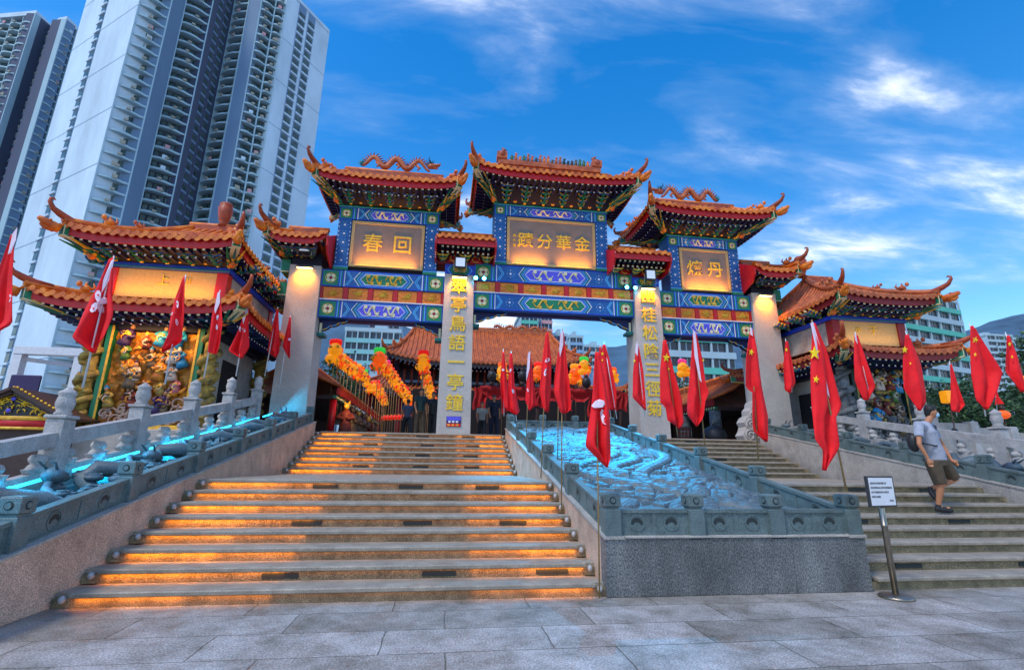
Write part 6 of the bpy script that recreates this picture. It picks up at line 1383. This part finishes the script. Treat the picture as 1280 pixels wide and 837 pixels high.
for (a_, dr) in ((ankN, fd*.16+Vector((0, 0, -.03))), (ankF, Vector((-.02, -.05, -.10)))): b.tube([a_, a_+dr*.4+Vector((0, 0, -.05)), a_+dr], [.038, .04, .03], 8)
b.build('body', pm, remesh=.009)
b = MB().mat('shirt', True)
b.tube([pel+Vector((0, 0, -.02)), pel+Vector((0, 0, .10)), pel.lerp(che, .5), che+Vector((0, 0, -.02)), che+Vector((0, 0, .06)), neck-Vector((0, 0, .035))], [.155, .162, .158, .175, .14, .075], 18)
for (s_, e_) in ((shN, elN), (shF, elF)): b.tube([che.lerp(s_, .3), s_+Vector((0, 0, .0)), s_.lerp(e_, .62)], [.10, .082, .072], 12)
b.build('t_shirt', pm, remesh=.012)
b = MB().mat('shorts', True); b.tube([pel+Vector((0, 0, .0)), pel-Vector((0, 0, .12))], [.155, .16], 16)
for (h_, k_) in ((hipN, kneeN), (hipF, kneeF)): b.tube([h_+Vector((0, 0, .03)), h_.lerp(k_, .5), h_.lerp(k_, .97)], [.125, .115, .098], 14)
b.build('shorts', pm, remesh=.013)
b = MB().mat('hair', True); b.ell(head+Vector((0, 0, .045))-fd*.018, (.088, .098, .095), 16, 10); b.ell(head-fd*.04+Vector((0, 0, .0)), (.07, .075, .09), 12, 8); b.ell(head+fd*.045+Vector((0, 0, .10)), (.055, .055, .035), 10, 7)
b.build('hair', pm, remesh=.009)
b = MB().mat('mask_blue', True); b.ell(head+fd*.058+Vector((0, 0, -.052)), (.058, .058, .052), 14, 10); b.build('face_mask', pm)
b = MB().mat('mask_blue', True); [b.tube([head+fd*.07+sd2*s*.05+Vector((0, 0, -.03)), head+sd2*s*.088+Vector((0, 0, .0))], .003, 4) for s in (-1, 1)]; b.build('mask_loop', pm)
b = MB().mat('hair', True); [b.ell(head+fd*.082+sd2*s*.033+Vector((0, 0, .012)), (.012, .012, .008), 8, 6) for s in (-1, 1)]; [b.tube([head+fd*.085+sd2*s*.018+Vector((0, 0, .033)), head+fd*.08+sd2*s*.05+Vector((0, 0, .034))], .005, 4) for s in (-1, 1)]; b.build('eyes_and_brows', pm)
for (a_, dr) in ((ankN, fd*.20+Vector((0, 0, -.02))), (ankF, Vector((-.03, -.10, -.13)))):
    b = MB().mat('shoe', True); h0 = a_+Vector((0, 0, -.055)); b.tube([h0-dr*.28, h0+dr*.2, h0+dr*.75, h0+dr*1.0], [.040, .052, .048, .028], 10); b.tube([a_+Vector((0, 0, .03)), h0], [.043, .05], 10); b.build('shoe', pm, remesh=.010)
b = MB().mat('black', True); st = [shF+Vector((0, -.02, .05)), che+fd*.15+Vector((.0, -.05, -.02)), pel.lerp(che, .35)+Vector((-.03, -.18, .02)), J(1147, 548, PY-.13)]
t = thing('shoulder_bag', 'black shoulder bag with diagonal strap worn by the walking man', 'bag', tuple(J(1143, 555, PY))); b = MB().mat('black', True); b.ell(J(1142, 553, PY+.02), (.10, .10, .17), 12, 9); b.build('pouch', t)
b = MB().mat('black', True); b.tube([shF+Vector((-.06, -.03, .05)), shF.lerp(che, .5)+fd*.13+Vector((0, 0, .04)), che+fd*.175+Vector((-.02, 0, -.10)), pel.lerp(che, .45)-sd2*.155+fd*.04, J(1146, 552, PY-.12)], .013, 5); b.build('strap', t)
t = thing('phone', 'dark phone held in the walking man\'s forward hand', 'phone', tuple(wrF)); b = MB().mat('black'); q = wrF+(wrF-elF).normalized()*.10+fd*.03; b.obox(q, Vector((.03, .02, 0)), Vector((0, .004, .003)), Vector((.035, -.02, -.06))); b.build('case', t)
def bystander(label, u, Y, h, top, low, facing, stride=.1, bag=False, hairm='hair'):  # clothes colours darkened so the figures read as shaded silhouettes
    x = atY(u, 540, Y).x; o = Vector((x, Y, TZ)); s = h/1.7; f = Vector((math.cos(facing), math.sin(facing), 0)); l = Vector((-f.y, f.x, 0))
    t = thing('person', label, 'person', tuple(o)); b = MB().mat('skin', True); Z = lambda z: Vector((0, 0, z*s))
    hd_ = o+Z(1.57); b.ell(hd_, (.08*s, .085*s, .115*s), 12, 9); b.tube([o+Z(1.47), o+Z(1.36)], [.05*s, .06*s], 8); b.tube([o+Z(.85), o+Z(1.0), o+Z(1.25), o+Z(1.38)], [.13*s, .12*s, .15*s, .08*s], 12)
    b.tube([hd_+f*.08*s, hd_+f*.10*s-Z(.02)], [.01, .014], 5)
    hs_ = []
    for k in (-1, 1):
        hp_ = o+l*k*.09*s+Z(.9); kn = o+l*k*.10*s+f*k*stride*s*.6+Z(.48); an = o+l*k*.1*s+f*k*stride*s+Z(.08); b.tube([hp_, kn, an], [.09*s, .06*s, .04*s], 9); b.tube([an, an+f*.14*s-Z(.04)], [.045*s, .03*s], 7)
        sh = o+l*k*.19*s+Z(1.36); el = o+l*k*.24*s-f*k*.05+Z(1.08); wr = o+l*k*.22*s+f*(.12-k*.08)*s+Z(.86); b.tube([o+Z(1.34), sh, el, wr], [.07*s, .055*s, .04*s, .028*s], 8); hand(b, wr, (wr-el), f, s); hs_.append((hp_, kn, an, sh, el))
    b.build('body', t, remesh=.014)
    b = MB().mat(top, True); b.tube([o+Z(.88), o+Z(1.0), o+Z(1.25), o+Z(1.41)], [.155*s, .15*s, .175*s, .08*s], 14); [b.tube([o+Z(1.34), q[3], q[3].lerp(q[4], .6)], [.09*s, .075*s, .065*s], 10) for q in hs_]; b.build('top', t, remesh=.018)
    b = MB().mat(low, True); b.tube([o+Z(.95), o+Z(.82)], [.15*s, .15*s], 12); [b.tube([q[0], q[1], q[2]], [.105*s, .085*s, .07*s], 10) for q in hs_]; b.build('trousers', t, remesh=.018)
    b = MB().mat(hairm, True); b.ell(hd_+Z(.035)-f*.02, (.09*s, .095*s, .10*s), 12, 8); b.build('hair', t)
bystander('person in dark top and khaki trousers standing left of the left inscribed pillar', 524, 12.0, 1.72, 'teal_dark', 'shorts', -1.2)
bystander('person in black touching the left edge of the left inscribed pillar', 540, 12.6, 1.7, 'black', 'black', -1.8)
bystander('hunched person in dark grey walking away in the left bay', 508, 13.5, 1.5, 'tower_dark', 'black', 1.9, .2)
bystander('person in white shirt just right of the left inscribed pillar', 602, 15.0, 1.65, 'tower_beige', 'black', -1.5)
bystander('person in navy beside the ramp top, right of the one in white', 617, 13.0, 1.7, 'navy_dark', 'navy_dark', -1.4)
